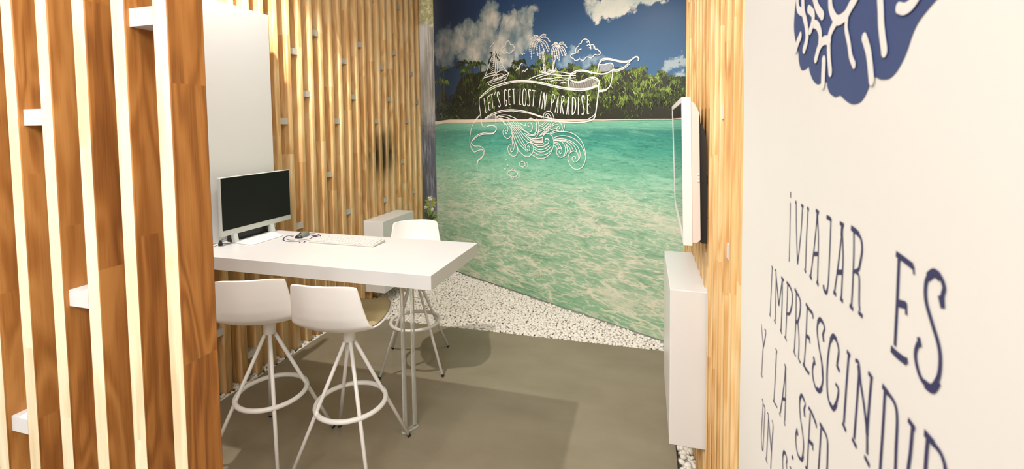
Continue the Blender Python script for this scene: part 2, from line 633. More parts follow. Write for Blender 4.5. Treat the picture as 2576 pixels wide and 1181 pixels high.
# water with ripples that grow towards the viewer
VW = mur(1400, 304)[1]
h = k.math('SUBTRACT', VW + 0.09, V)
hh = k.math('MAXIMUM', h, 0.05)
px_ = k.math('DIVIDE', k.math('SUBTRACT', U, 1.35), k.math('POWER', hh, 0.75))
py_ = k.math('MULTIPLY', k.math('LOGARITHM', hh, 2.718), 4.2)
wv = k.comb(px_, py_, 0.0)
wA = k.noise(wv, 1.6, 5, 0.62, 0.6)
wB = k.noise(k.comb(px_, py_, 5.0), 4.5, 4, 0.6, 0.8)
wC = k.noise(k.comb(px_, k.math('MULTIPLY', py_, 2.2), 9.0), 10.0, 3, 0.6, 0.4)


def net(scale, wx, wy, seed, width):
    """bright caustic lines: edges of warped cells"""
    nx = k.math('MULTIPLY_ADD', k.noise(k.comb(px_, py_, seed), 2.6, 4, 0.65), wx, -wx / 2)
    ny = k.math('MULTIPLY_ADD', k.noise(k.comb(px_, py_, seed + 4.0), 2.6, 4, 0.65), wy, -wy / 2)
    vo = k.n('ShaderNodeTexVoronoi', feature='DISTANCE_TO_EDGE', voronoi_dimensions='2D')
    vo.inputs['Scale'].default_value = scale
    k.link(k.comb(k.math('ADD', px_, nx), k.math('ADD', k.math('MULTIPLY', py_, 1.25), ny), 0.0), vo.inputs['Vector'])
    return k.smooth(vo.outputs['Distance'], width, 0.0)


dep = k.math('DIVIDE', k.math('SUBTRACT', VW, V), VW, clamp=True)
base = k.ramp(dep, [(0.0, lin(128, 184, 156)), (0.03, lin(112, 178, 154)), (0.06, lin(66, 138, 126)), (0.15, lin(80, 160, 140)),
                    (0.28, lin(126, 186, 156)), (0.42, lin(152, 194, 164)), (0.65, lin(154, 188, 156)), (1.0, lin(134, 176, 142))])
hi = k.ramp(dep, [(0.0, lin(160, 206, 178)), (0.10, lin(100, 180, 158)), (0.28, lin(166, 212, 186)), (0.42, lin(216, 216, 194)), (0.7, lin(222, 216, 194)), (1.0, lin(214, 212, 188))])
lo = k.ramp(dep, [(0.0, lin(90, 152, 132)), (0.10, lin(40, 104, 94)), (0.28, lin(84, 152, 128)), (0.45, lin(118, 160, 130)), (1.0, lin(104, 150, 114))])
rich = k.smooth(dep, 0.10, 0.40)
water = k.mix(k.math('MULTIPLY', k.smooth(wA, 0.46, 0.72), 0.75), base, hi)
water = k.mix(k.math('MULTIPLY', k.smooth(wB, 0.48, 0.30), 0.75), water, lo)
water = k.mix(k.math('MULTIPLY', k.smooth(wC, 0.45, 0.28), 0.65), water, lo)
water = k.mix(k.math('MULTIPLY', k.smooth(wC, 0.56, 0.74), 0.7), water, hi)
big_net = k.math('MULTIPLY', net(2.9, 0.8, 0.9, 2.0, 0.11), k.smooth(wA, 0.34, 0.58))
fine_net = k.math('MULTIPLY', net(6.4, 0.5, 0.6, 6.0, 0.15), k.smooth(wB, 0.36, 0.60))
water = k.mix(k.math('MULTIPLY', k.math('MULTIPLY', fine_net, 0.85), rich), water, hi)
water = k.mix(k.math('MULTIPLY', k.math('MULTIPLY', big_net, 0.95), rich), water, hi)
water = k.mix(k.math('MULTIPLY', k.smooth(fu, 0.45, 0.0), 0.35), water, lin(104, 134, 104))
colr = k.mix(k.smooth(V, VW - 0.002, VW + 0.002), water, sky)
k.link(colr, k.b.inputs['Base Color'])
k.b.inputs['Roughness'].default_value = 0.30
k.b.inputs['Specular IOR Level'].default_value = 0.15
M['mural'] = k.mat

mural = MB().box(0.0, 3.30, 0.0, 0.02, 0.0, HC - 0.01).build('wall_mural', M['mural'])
mural.location = M0
mural.rotation_euler = (0, 0, MA)
tag(mural, 'large wall mural of a tropical beach with palm trees, turquoise water and white drawn banner', 'mural')


def print_piece(mb, name, mat, parent=mural, **kw):
    o = mb.build(name, mat, parent)
    return o


rng = random.Random(7)


def g2l(r, gg, b, f=1.0):
    c = lin(r, gg, b)
    return (c[0] * f, c[1] * f, c[2] * f, 1)


# --- printed treeline
trees = MB()
LAY = [0.0006]


def flat(pts, color):
    """polygon of pixels printed on the mural"""
    q = [mur(*p) for p in pts]
    q = [(min(3.29, max(0.002, u)), v) for u, v in q]
    trees.add([(u, -LAY[0], v) for u, v in q], [tuple(range(len(q)))], color)


top = [(1090, 268), (1098, 250), (1106, 232), (1114, 226), (1124, 238), (1132, 262), (1139, 255), (1148, 222), (1158, 200), (1170, 190), (1185, 186), (1205, 184),
       (1225, 176), (1245, 170), (1262, 182), (1285, 172), (1300, 166), (1318, 165), (1336, 174), (1352, 168), (1372, 160), (1392, 170), (1412, 176),
       (1432, 170), (1452, 176), (1470, 180), (1486, 172), (1500, 170), (1520, 182), (1545, 178), (1562, 172), (1580, 180), (1598, 174), (1616, 174),
       (1634, 196), (1650, 192), (1664, 182), (1678, 194), (1692, 194), (1712, 196), (1728, 192), (1750, 192), (1790, 192)]
jag = []
for (a, b) in zip(top[:-1], top[1:]):
    for t in range(4):
        f = t / 4
        jag.append((a[0] + (b[0] - a[0]) * f, a[1] + (b[1] - a[1]) * f + rng.uniform(-4, 3)))
jag.append(top[-1])


def shore(x):
    return 304 - (x - 1095) * 0.0085


n0 = len(trees.v)
for a, b in zip(jag[:-1], jag[1:]):
    flat([a, b, (b[0], shore(b[0])), (a[0], shore(a[0]))], g2l(42, 44, 36))


def top_at(x):
    for a, b in zip(top[:-1], top[1:]):
        if a[0] <= x <= b[0]:
            return a[1] + (b[1] - a[1]) * (x - a[0]) / (b[0] - a[0])
    return 195


GREENS = [(40, 44, 34), (54, 64, 38), (76, 94, 46), (110, 134, 58), (146, 170, 80), (176, 196, 108), (196, 214, 140)]


def shade(level, f=1.0):
    i = max(0, min(len(GREENS) - 1, int(level)))
    c = GREENS[i]
    j = rng.uniform(0.88, 1.12)
    return g2l(min(255, c[0] * j), min(255, c[1] * j), min(255, c[2] * j), f)


def frond(cx, cy, ang, L, level, w=3.6):
    """drooping palm frond: a curved row of leaflets"""
    n = 6
    pts = []
    for i in range(n + 1):
        t = i / n
        pts.append((cx + math.cos(ang) * L * t, cy - math.sin(ang) * L * t + 0.65 * L * t * t))
    for i in range(1, n + 1):
        (x0, y0), (x1, y1) = pts[i - 1], pts[i]
        ll = w * 2.2 * (1.1 - 0.5 * i / n) * rng.uniform(0.7, 1.3)
        lv = level + rng.choice((-1, 0, 0, 1))
        flat([(x0, y0 - 0.9), (x1, y1 - 0.7), (x1 + rng.uniform(-1, 1.5), y1 + ll)], shade(lv))
        flat([(x0, y0), (x1, y1), (x0 + rng.uniform(-1, 1), y0 + ll * 0.9)], shade(lv - 1))
        if i > 1 and rng.random() < 0.6:
            flat([(x0, y0), (x1, y1), ((x0 + x1) / 2 + rng.uniform(-1, 1), y0 - ll * 0.5)], shade(lv))
    LAY[0] += 0.000004


def crown(cx, cy, L, level):
    # short dark core, then fronds
    for a in sorted([rng.uniform(-0.6, math.pi + 0.6) for _ in range(rng.randint(8, 11))], key=lambda q: -abs(q - math.pi / 2)):
        frond(cx, cy, a, L * rng.uniform(0.7, 1.1), level + rng.choice((-1, 0, 0, 1)))


def tuft(cx, cy, n, L, level):
    """hanging leaves in the canopy"""
    for _ in range(n):
        x = cx + rng.gauss(0, 7)
        y = cy + rng.gauss(0, 6)
        a = rng.gauss(-1.35, 0.5)
        l = L * rng.uniform(0.5, 1.2)
        ex, ey = x + math.cos(a) * l, y - math.sin(a) * l
        wd = rng.uniform(0.9, 2.0)
        flat([(x - wd, y), (x + wd, y + 0.4), (ex, ey)], shade(level + rng.choice((-1, 0, 1))))
    LAY[0] += 0.000004


# dark understory bushes
for _ in range(150):
    x = rng.uniform(1094, 1740)
    t0 = top_at(x)
    y = t0 + (shore(x) - t0) * rng.uniform(0.35, 0.93)
    tuft(x, min(y, shore(x) - 12), 9, 8, rng.choice((0, 1, 1, 2)))
# tall palms that stand over the treeline
for (x, y, L, lv) in ((1116, 172, 13, 2), (1110, 200, 15, 2), (1118, 205, 13, 2), (1166, 156, 17, 1), (1190, 158, 15, 2), (1209, 158, 14, 2), (1172, 176, 16, 2),
                      (1242, 136, 16, 1), (1236, 160, 16, 1), (1296, 156, 13, 1), (1313, 152, 14, 1), (1298, 172, 15, 3), (1345, 166, 15, 2), (1362, 150, 16, 2), (1378, 140, 17, 3), (1384, 160, 16, 3),
                      (1436, 164, 14, 2), (1452, 168, 13, 3), (1416, 176, 13, 3), (1494, 168, 16, 2), (1470, 178, 13, 2), (1545, 172, 12, 2), (1562, 172, 15, 3), (1596, 176, 18, 3), (1617, 170, 15, 3),
                      (1632, 190, 13, 3), (1660, 182, 15, 3), (1668, 186, 16, 3), (1690, 194, 13, 2), (1706, 196, 14, 2), (1724, 196, 12, 1)):
    if y < top_at(x) - 4:
        flat([(x - 1.2, y), (x + 1.2, y), (x + 1.6, y + 60), (x - 1.6, y + 60)], g2l(66, 64, 44))
    crown(x, y, L, lv)
# canopy, brighter on the right where the sun in the print falls
for row in range(5):
    for i in range(26):
        x = 1096 + i * 25.5 + rng.uniform(-9, 9)
        t0 = top_at(x)
        y = t0 + 8 + row * (shore(x) - t0 - 30) / 6.0 + rng.uniform(-5, 5)
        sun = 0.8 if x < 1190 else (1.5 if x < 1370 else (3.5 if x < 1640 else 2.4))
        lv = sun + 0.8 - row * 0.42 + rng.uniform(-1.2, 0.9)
        if rng.random() < 0.8:
            if rng.random() < 0.6:
                crown(x, y, rng.uniform(13, 21), lv)
            tuft(x + rng.uniform(-8, 8), y + 7, 14, 14, lv + rng.choice((-1, 0, 0.6)))
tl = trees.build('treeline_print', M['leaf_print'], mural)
sand = MB()
LS = LAY[0] + 0.0004
tops = [(1085, 306), (1110, 304), (1132, 301), (1180, 301), (1250, 299), (1300, 300), (1352, 300), (1400, 301), (1440, 299.5), (1480, 300.5), (1520, 301), (1560, 299.5), (1600, 299.5), (1640, 299), (1680, 299), (1790, 298)]
bots = [(x, y + (8.0 if x < 1300 else (6.0 if x < 1480 else 2.6))) for x, y in tops]
for i in range(len(tops) - 1):
    q = [mur(*p) for p in (bots[i], bots[i + 1], tops[i + 1], tops[i])]
    q = [(min(3.29, max(0.002, u)), v) for u, v in q]
    sand.add([(u, -LS, v) for u, v in q], [(0, 1, 2, 3)])
M['sand'] = plain('printed_sand', lin(226, 208, 184), 0.5, 0.06, 30)
sand.build('shore_print', M['sand'], mural)

# --- white line drawing over the mural
LINE_Y = LS + 0.0008


def spline(pts, sub=6):
    if len(pts) < 3:
        return pts
    out = []
    P = [pts[0]] + list(pts) + [pts[-1]]
    for i in range(1, len(P) - 2):
        p0, p1, p2, p3 = [Vector((*q, 0)) for q in P[i - 1:i + 3]]
        for j in range(sub):
            t = j / sub
            q = 0.5 * ((2 * p1) + (p2 - p0) * t + (2 * p0 - 5 * p1 + 4 * p2 - p3) * t * t + (3 * p1 - p0 - 3 * p2 + p3) * t ** 3)
            out.append((q.x, q.y))
    out.append(tuple(pts[-1]))
    return out


def ribbon(mb, pts2, width, mapper, taper=False):
    """flat stroke of given width along a 2-D path, placed by mapper(a, b)"""
    n = len(pts2)
    L, R_ = [], []
    for i in range(n):
        a = Vector(pts2[max(i - 1, 0)])
        c = Vector(pts2[min(i + 1, n - 1)])
        t = c - a
        if t.length < 1e-9:
            t = Vector((1, 0))
        t.normalize()
        nn = Vector((-t.y, t.x))
        w = width * 0.5
        if taper:
            w *= 0.35 + 0.65 * min(1.0, 4 * min(i, n - 1 - i) / max(1, n - 1))
        p = Vector(pts2[i])
        L.append(mapper(*(p + nn * w)))
        R_.append(mapper(*(p - nn * w)))
    mb.add(L + R_, [(i, i + 1, n + i + 1, n + i) for i in range(n - 1)])


def zf(x0, y0, sc):
    return lambda p: (x0 + p[0] * sc, y0 + p[1] * sc)


ZA, ZB, ZC, ZD, ZE = (zf(a, b, 220 / 1443) for a, b in ((1200, 90), (1400, 80), (1170, 200), (1340, 200), (1170, 300)))
ZG = zf(1340, 280, 160 / 1181)
LAYN = [0]


def mural_map(u, v):
    return (u, -LINE_Y - LAYN[0] * 0.000002, v)


def draw(mb, Z, pts, w=0.0085, curve=True, sub=6):
    LAYN[0] += 1
    q = [mur(*Z(p)) for p in pts]
    ribbon(mb, spline(q, sub) if curve else q, w, mural_map)


PX = lambda p: p
rib = MB()
for Z, pts, w in (
    (ZC, [(245, 310), (330, 220), (450, 130), (600, 75), (760, 35), (950, 22), (1150, 35), (1300, 60), (1443, 95), (1650, 138), (1800, 152), (1900, 158), (2010, 150), (2120, 125), (2180, 95)], 0.011),
    (ZC, [(260, 315), (340, 240), (470, 150), (620, 95), (780, 55), (950, 42), (1150, 55), (1300, 82), (1443, 118), (1640, 160), (1800, 178), (1900, 182), (2030, 168), (2150, 132)], 0.008),
    (ZC, [(245, 310), (240, 400), (255, 520), (270, 640), (285, 740), (310, 780), (350, 785), (400, 765), (460, 760), (500, 775), (520, 810), (510, 850), (470, 885), (400, 890), (310, 885), (230, 910), (170, 955), (125, 1010), (108, 1060)], 0.009),
    (ZC, [(505, 575), (512, 680), (520, 760), (525, 820), (500, 872), (450, 902), (350, 905), (260, 918), (190, 958), (130, 1015)], 0.007),
    (ZC, [(260, 580), (200, 640), (150, 720), (115, 800), (95, 900), (85, 1000), (95, 1080), (120, 1150), (140, 1180), (170, 1200), (220, 1175), (270, 1162), (300, 1172), (310, 1215), (295, 1265), (255, 1305), (220, 1335), (205, 1395), (205, 1455), (215, 1505)], 0.008),
    (ZC, [(250, 600), (190, 665), (170, 690)], 0.006),
    (ZE, [(110, 380), (130, 420), (170, 445), (240, 445), (290, 465), (320, 510), (322, 570), (300, 620), (260, 660), (225, 690), (212, 740), (210, 830)], 0.007),
    (ZC, [(325, 655), (400, 597), (500, 548), (620, 512), (760, 500), (900, 510), (1050, 540), (1200, 590), (1300, 620), (1480, 655), (1640, 668)], 0.009),
    (ZC, [(330, 668), (420, 608), (520, 566), (640, 531), (780, 520), (920, 535), (1080, 565), (1280, 632)], 0.007),
    (ZD, [(1090, 70), (1088, 250), (1068, 400), (1052, 520), (1038, 605), (1000, 660), (900, 695), (750, 712), (550, 706), (400, 692), (200, 662)], 0.011),
    (ZD, [(1036, 572), (985, 620), (915, 658)], 0.006),
    (ZB, [(195, 935), (205, 840), (215, 760), (245, 700), (310, 655), (400, 635), (500, 645), (600, 675), (680, 690), (750, 700), (830, 685), (900, 655), (940, 625)], 0.011),
    (ZB, [(230, 765), (260, 712), (330, 672), (410, 654), (500, 662), (600, 692)], 0.006),
    (ZB, [(222, 790), (290, 818), (380, 825), (460, 800), (540, 765), (610, 750), (670, 770), (705, 810), (710, 860), (690, 890), (640, 915), (550, 950), (450, 966), (350, 970), (205, 945)], 0.010),
    (ZB, [(300, 835), (390, 840), (480, 812), (560, 782), (620, 776), (675, 805), (692, 850)], 0.006),
    (ZB, [(708, 860), (700, 950), (690, 1020), (682, 1100), (676, 1200)], 0.008),
    (ZB, [(685, 668), (695, 600), (710, 530), (740, 470), (790, 445), (880, 445), (960, 465), (1050, 485), (1150, 490), (1230, 470), (1290, 425), (1335, 415), (1362, 440), (1355, 478)], 0.012),
    (ZB, [(720, 520), (760, 480), (830, 462), (900, 468), (980, 484), (1080, 506), (1180, 502)], 0.007),
    (ZB, [(715, 540), (780, 545), (850, 525), (910, 520), (942, 555), (935, 620), (925, 740), (905, 850), (870, 920), (800, 960), (700, 968)], 0.009),
    (ZB, [(935, 650), (918, 780), (895, 880), (850, 945), (790, 982), (700, 994)], 0.006),
    (ZB, [(945, 620), (1000, 630), (1070, 610), (1140, 570), (1200, 510), (1240, 470)], 0.009),
    (ZB, [(945, 648), (1010, 652), (1080, 628), (1150, 592), (1212, 530)], 0.007)):
    draw(rib, Z, pts, w)
for i in range(30):                                     # hatching inside the two folds
    x = 232 + i * 15
    t = (x - 232) / 450
    yt = 828 - 50 * math.sin(max(0, t - 0.3) * 2.2)
    yb = 945 - 30 * max(0, t - 0.6) * 2.5
    draw(rib, ZB, [(x + 6, yt), (x - 8, yb)], 0.0028, False)
for i in range(16):
    x = 722 + i * 13
    draw(rib, ZB, [(x + 10, 545 - i), (x - 8, 665 - i * 1.5)], 0.0026, False)
for i in range(9):
    x = 380 + i * 14
    draw(rib, ZC, [(x, 612 - i * 4), (x + 4, 660)], 0.003, False)
print_piece(rib, 'banner_drawing', M['line_white'])

boat = MB()
for pts, w in (([(125, 695), (180, 560), (230, 420), (275, 280), (287, 220)], 0.008), ([(218, 200), (250, 160), (286, 118), (290, 200)], 0.009), ([(290, 200), (300, 350), (310, 500), (322, 645)], 0.011),
               ([(300, 250), (335, 400), (346, 500), (338, 600), (322, 650)], 0.007), ([(286, 260), (278, 400), (292, 550), (318, 640)], 0.006), ([(290, 190), (340, 300), (400, 430), (460, 540), (522, 612)], 0.008),
               ([(105, 706), (200, 672), (312, 642)], 0.011), ([(130, 672), (200, 632), (300, 610)], 0.008), ([(180, 770), (300, 722), (420, 672), (510, 632), (542, 600)], 0.008), ([(540, 604), (500, 690), (462, 752)], 0.008),
               ([(180, 770), (215, 815), (252, 826)], 0.008), ([(195, 787), (330, 738), (485, 680)], 0.006), ([(258, 800), (380, 762), (472, 715)], 0.006), ([(275, 732), (275, 692), (330, 652), (420, 630), (442, 662)], 0.008),
               ([(285, 738), (442, 676)], 0.006), ([(336, 610), (400, 572), (460, 570), (520, 606)], 0.008), ([(300, 705), (310, 690)], 0.008), ([(340, 690), (352, 676)], 0.008), ([(380, 674), (392, 660)], 0.008)):
    draw(boat, ZA, pts, w)
for i in range(8):
    y = 330 + i * 34
    draw(boat, ZA, [(284, y), (262 - i * 3, y + 22 + i)], 0.005, False)
for i in range(5):
    y = 385 + i * 34
    draw(boat, ZA, [(368 + i * 17, y), (350 + i * 10, y + 18)], 0.005, False)
print_piece(boat, 'sailboat_drawing', M['line_white'])

cl = MB()
draw(cl, ZA, [(485, 150), (488, 112), (520, 88), (550, 105), (558, 150), (600, 152), (612, 180), (635, 205), (620, 240), (592, 248), (570, 282), (530, 296), (505, 272), (470, 298), (438, 282), (414, 250), (420, 218), (450, 190), (485, 150)], 0.008)
print_piece(cl, 'cloud_drawing', M['line_white'])
cl = MB()
for pts in ([(330, 355), (325, 300), (345, 255), (375, 237), (380, 205), (415, 190), (430, 150), (480, 122), (530, 145), (555, 185), (562, 222), (600, 212), (635, 240), (645, 285), (685, 290), (705, 315), (735, 340), (720, 375), (680, 386), (640, 378), (612, 408),
             (575, 436), (530, 418), (490, 425), (470, 458), (435, 475), (395, 452), (360, 467), (315, 475), (290, 445), (250, 425), (244, 390), (270, 368), (305, 362), (330, 355)],
            [(360, 350), (370, 305), (420, 283)], [(505, 235), (540, 215), (570, 240), (576, 292)], [(540, 270), (560, 262), (578, 275)]):
    draw(cl, ZB, pts, 0.008)
for a, b in (((505, 160), (530, 165)), ((500, 178), (530, 178)), ((610, 250), (630, 255)), ((605, 270), (632, 272)), ((390, 430), (392, 455))):
    draw(cl, ZB, [a, b], 0.005, False)
print_piece(cl, 'cloud_drawing', M['line_white'])
for pts in ([(715, 296), (738, 288), (758, 312), (775, 290), (802, 298)], [(648, 582), (665, 552), (702, 545), (715, 492), (740, 462), (762, 466)], [(745, 606), (770, 580), (800, 590), (815, 562), (850, 550)]):
    bd = MB()
    draw(bd, ZA, pts, 0.0075)
    print_piece(bd, 'bird_drawing', M['line_white'])


def palm_drawing(cx, cy, S, trunk, seed):
    r2 = random.Random(seed)
    mb = MB()
    for fr_ in (((960, 60), (905, 110), (883, 190), (885, 262)), ((950, 90), (922, 180), (905, 300), (912, 390)), ((985, 40), (940, 18), (895, 60)), ((1012, 15), (985, -8), (945, 2)), ((1055, 15), (1100, -18), (1150, -12)),
                ((1085, 30), (1155, 25), (1212, 100)), ((1110, 75), (1172, 145), (1202, 240)), ((1090, 105), (1145, 175), (1185, 270)), ((1003, 150), (1000, 240), (1020, 332)), ((1038, 160), (1050, 260), (1050, 385)), ((1068, 130), (1102, 200), (1122, 275)), ((985, 110), (955, 200), (945, 300))):
        raw = [(cx, cy)] + [(cx + (x - 1035) * 0.15246 * S, cy + (y - 75) * 0.15246 * S) for x, y in fr_]
        sp_ = spline(raw, 6)
        pts = [sp_[round(i * (len(sp_) - 1) / 8)] for i in range(9)]
        draw(mb, PX, pts, 0.006, False)
        for i in range(3, 9):
            (x0, y0), (x1, y1) = pts[i - 1], pts[i]
            tx, ty = x1 - x0, y1 - y0
            l = math.hypot(tx, ty) + 1e-6
            for sd in (-1, 1):
                draw(mb, PX, [(x1, y1), (x1 - tx / l * 1.2 * S - ty / l * sd * 2.3 * S, y1 - ty / l * 1.2 * S + tx / l * sd * 2.3 * S + 1.0 * S)], 0.0042, False)
    lft = [(x - 2.2 * S, y) for x, y in trunk]
    rgt = [(x + 2.2 * S, y) for x, y in trunk]
    draw(mb, PX, lft, 0.005)
    draw(mb, PX, rgt, 0.005)
    sl, sr = spline(lft, 6), spline(rgt, 6)
    for a, b in zip(sl, sr):
        draw(mb, PX, [a, b], 0.005, False)
    bx, by = trunk[-1]
    for dx, dy in ((-14, -7), (-11, -12), (-6, -8), (6, -8), (11, -14), (14, -8), (-9, -3), (9, -3)):
        draw(mb, PX, [(bx + dx * 0.3 * S, by), (bx + dx * 0.8 * S, by + dy * 0.4 * S), (bx + dx * S, by + dy * S)], 0.005)
    return print_piece(mb, 'palm_drawing', M['line_white'])


palm_drawing(1357.5, 101, 1.0, [(1366, 130), (1369, 150), (1371, 168), (1372, 184)], 3)
palm_drawing(1406, 117, 0.78, [(1399, 140), (1395, 158), (1392, 172), (1391, 180)], 5)
isl = MB()
for Z, pts in ((ZA, [(860, 725), (950, 680), (1080, 640), (1200, 622), (1300, 598), (1440, 606), (1520, 622), (1640, 626)]), (ZA, [(980, 712), (1100, 667), (1220, 637), (1350, 652), (1443, 660), (1540, 655), (1640, 658)]),
               (ZA, [(1040, 732), (1130, 710), (1240, 712), (1330, 686), (1443, 700), (1550, 702), (1640, 695)]), (ZA, [(1215, 755), (1290, 735), (1390, 738)]), (ZB, [(0, 803), (70, 798), (110, 800), (150, 792), (190, 805)]), (ZB, [(75, 855), (110, 835), (175, 852)])):
    draw(isl, Z, pts, 0.008)
print_piece(isl, 'island_drawing', M['line_white'])

scroll = MB()
for pts in ([(620, 20), (700, 110), (718, 170), (690, 235), (668, 205), (690, 185)], [(700, 10), (765, 110), (780, 200), (765, 270), (715, 322), (655, 280), (632, 210), (660, 150)], [(590, 0), (640, 50), (668, 100), (672, 150)],
            [(700, 60), (800, 200), (900, 400), (1000, 505), (1045, 530), (1078, 500), (1070, 455), (1045, 445), (1035, 470)], [(730, 50), (830, 200), (930, 380), (1010, 480), (1045, 515)], [(770, 50), (880, 180), (980, 320), (1060, 392)],
            [(745, 55), (860, 200), (960, 360), (1020, 470)], [(800, 40), (920, 190), (1020, 300), (1100, 372)],
            [(830, 50), (950, 170), (1070, 215), (1120, 150), (1108, 80), (1062, 62), (1045, 100), (1068, 125)], [(860, 40), (960, 160), (1050, 232), (1130, 258), (1190, 190), (1195, 90), (1160, 20), (1090, -15), (1040, 15)], [(900, 60), (1000, 110), (1000, 70)],
            [(990, 235), (1110, 275), (1200, 230), (1228, 130), (1215, 40), (1180, -10)],
            [(780, 200), (850, 400), (900, 520), (980, 600), (1060, 615), (1120, 560), (1136, 470), (1100, 400), (1048, 388), (1005, 440)], [(785, 240), (800, 350), (822, 430), (805, 510), (775, 540), (755, 500), (775, 475)],
            [(860, 420), (884, 510), (855, 590), (800, 612), (740, 570), (714, 490), (740, 428), (782, 432)], [(800, 240), (840, 380), (870, 480), (860, 560)], [(780, 290), (790, 400), (800, 460)],
            [(940, 220), (1060, 340), (1160, 382), (1295, 385)], [(990, 232), (1110, 335), (1290, 345)], [(1010, 260), (1130, 355), (1290, 365)], [(1050, 300), (1180, 322), (1290, 305)], [(1090, 380), (1180, 420), (1300, 425)],
            [(1130, 400), (1210, 450), (1310, 445), (1380, 400), (1392, 340), (1345, 320), (1325, 350), (1345, 375)], [(1130, 450), (1220, 502), (1320, 492), (1400, 435)], [(1140, 490), (1240, 542), (1350, 522), (1430, 450)], [(1140, 540), (1230, 592), (1350, 578), (1440, 505)]):
    draw(scroll, ZE, pts, 0.0075)
for pts in ([(-30, 790), (60, 850), (130, 875), (220, 868), (310, 815), (375, 715), (402, 600), (380, 480), (320, 422), (250, 420), (200, 470), (190, 550), (230, 610), (290, 600), (310, 550), (272, 510), (238, 545), (262, 575)],
            [(345, 420), (450, 388), (580, 378), (720, 400), (850, 478), (940, 600), (988, 760), (988, 900), (930, 1035), (820, 1082), (720, 1022), (668, 900), (684, 800), (745, 745), (825, 755), (862, 835), (850, 912), (790, 945), (742, 890), (762, 840), (805, 850), (812, 885)],
            [(400, 492), (500, 460), (620, 458), (760, 500), (870, 590), (945, 700), (982, 820)], [(410, 522), (520, 510), (650, 530), (780, 592), (862, 690), (892, 800), (868, 905)], [(410, 540), (520, 532), (650, 556), (760, 620), (832, 745)], [(410, 545), (540, 548), (650, 580), (725, 650), (768, 745)],
            [(410, 548), (520, 555), (600, 630), (618, 740), (580, 838), (510, 850), (456, 780), (472, 705), (530, 688), (556, 745), (525, 792), (500, 755), (520, 735)], [(410, 590), (470, 625), (505, 692)], [(405, 575), (490, 600), (545, 690)], [(410, 622), (468, 700)], [(630, 612), (700, 690), (712, 765)], [(620, 590), (655, 700), (628, 800), (565, 852)],
            [(640, 670), (690, 760)], [(130, 460), (250, 350), (370, 250), (470, 198), (540, 235), (562, 320), (525, 380), (462, 345), (475, 285), (512, 300), (495, 335)], [(150, 462), (300, 340), (400, 262), (480, 250)], [(200, 440), (330, 350), (458, 318)], [(330, 410), (420, 360), (470, 370)],
            [(580, 195), (602, 280), (572, 372)], [(205, 150), (225, 40), (300, 0), (370, 35), (408, 140)], [(235, 150), (250, 70), (300, 45), (350, 110), (352, 210), (270, 310), (130, 380)], [(262, 120), (290, 85), (305, 130)], [(120, 300), (200, 270), (270, 205)], [(125, 275), (190, 245), (235, 205)], [(130, 335), (220, 310), (320, 210)],
            [(115, 200), (130, 300), (110, 420), (60, 490)], [(75, 200), (85, 300), (50, 410), (-30, 460)], [(0, 510), (90, 510), (190, 480)]):
    draw(scroll, ZG, pts, 0.0068)
for pts in ([(520, 620), (600, 590), (700, 590), (800, 625), (880, 665)], [(520, 640), (600, 610), (680, 625), (760, 655)], [(530, 655), (600, 640), (650, 660)]):
    draw(scroll, ZC, pts, 0.007)
print_piece(scroll, 'wave_scroll_drawing', M['line_white'])


def ell(cx, cy, rx, ry, n=20, rot=0.0):
    o = []
    for i in range(n + 1):
        a = 2 * math.pi * i / n
        x, y = math.cos(a) * rx, math.sin(a) * ry
        o.append((cx + x * math.cos(rot) - y * math.sin(rot), cy + x * math.sin(rot) + y * math.cos(rot)))
    return o


fi = MB()
draw(fi, ZE, ell(795, 898, 84, 52, rot=0.15), 0.007, False)
for pts in ([(870, 905), (915, 862), (925, 962), (872, 912)], [(760, 840), (812, 800), (822, 850)], [(770, 955), (795, 992), (815, 960)], [(905, 895), (905, 935)]):
    draw(fi, ZE, pts, 0.006, False)
print_piece(fi, 'fish_drawing', M['line_white'])
fi = MB()
draw(fi, ZE, ell(952, 745, 48, 42, rot=0.2), 0.007, False)
for pts in ([(998, 748), (1040, 710), (1034, 792), (1000, 755)], [(935, 704), (960, 676), (970, 708)], [(945, 785), (965, 802), (975, 782)], [(935, 735), (945, 745)]):
    draw(fi, ZE, pts, 0.006, False)
print_piece(fi, 'fish_drawing', M['line_white'])
for c in ((670, 822, 12), (710, 760, 9), (686, 672, 6)):
    bb = MB()
    draw(bb, ZE, ell(c[0], c[1], c[2], c[2] * 1.1, 10), 0.006, False)
    print_piece(bb, 'bubble_drawing', M['line_white'])

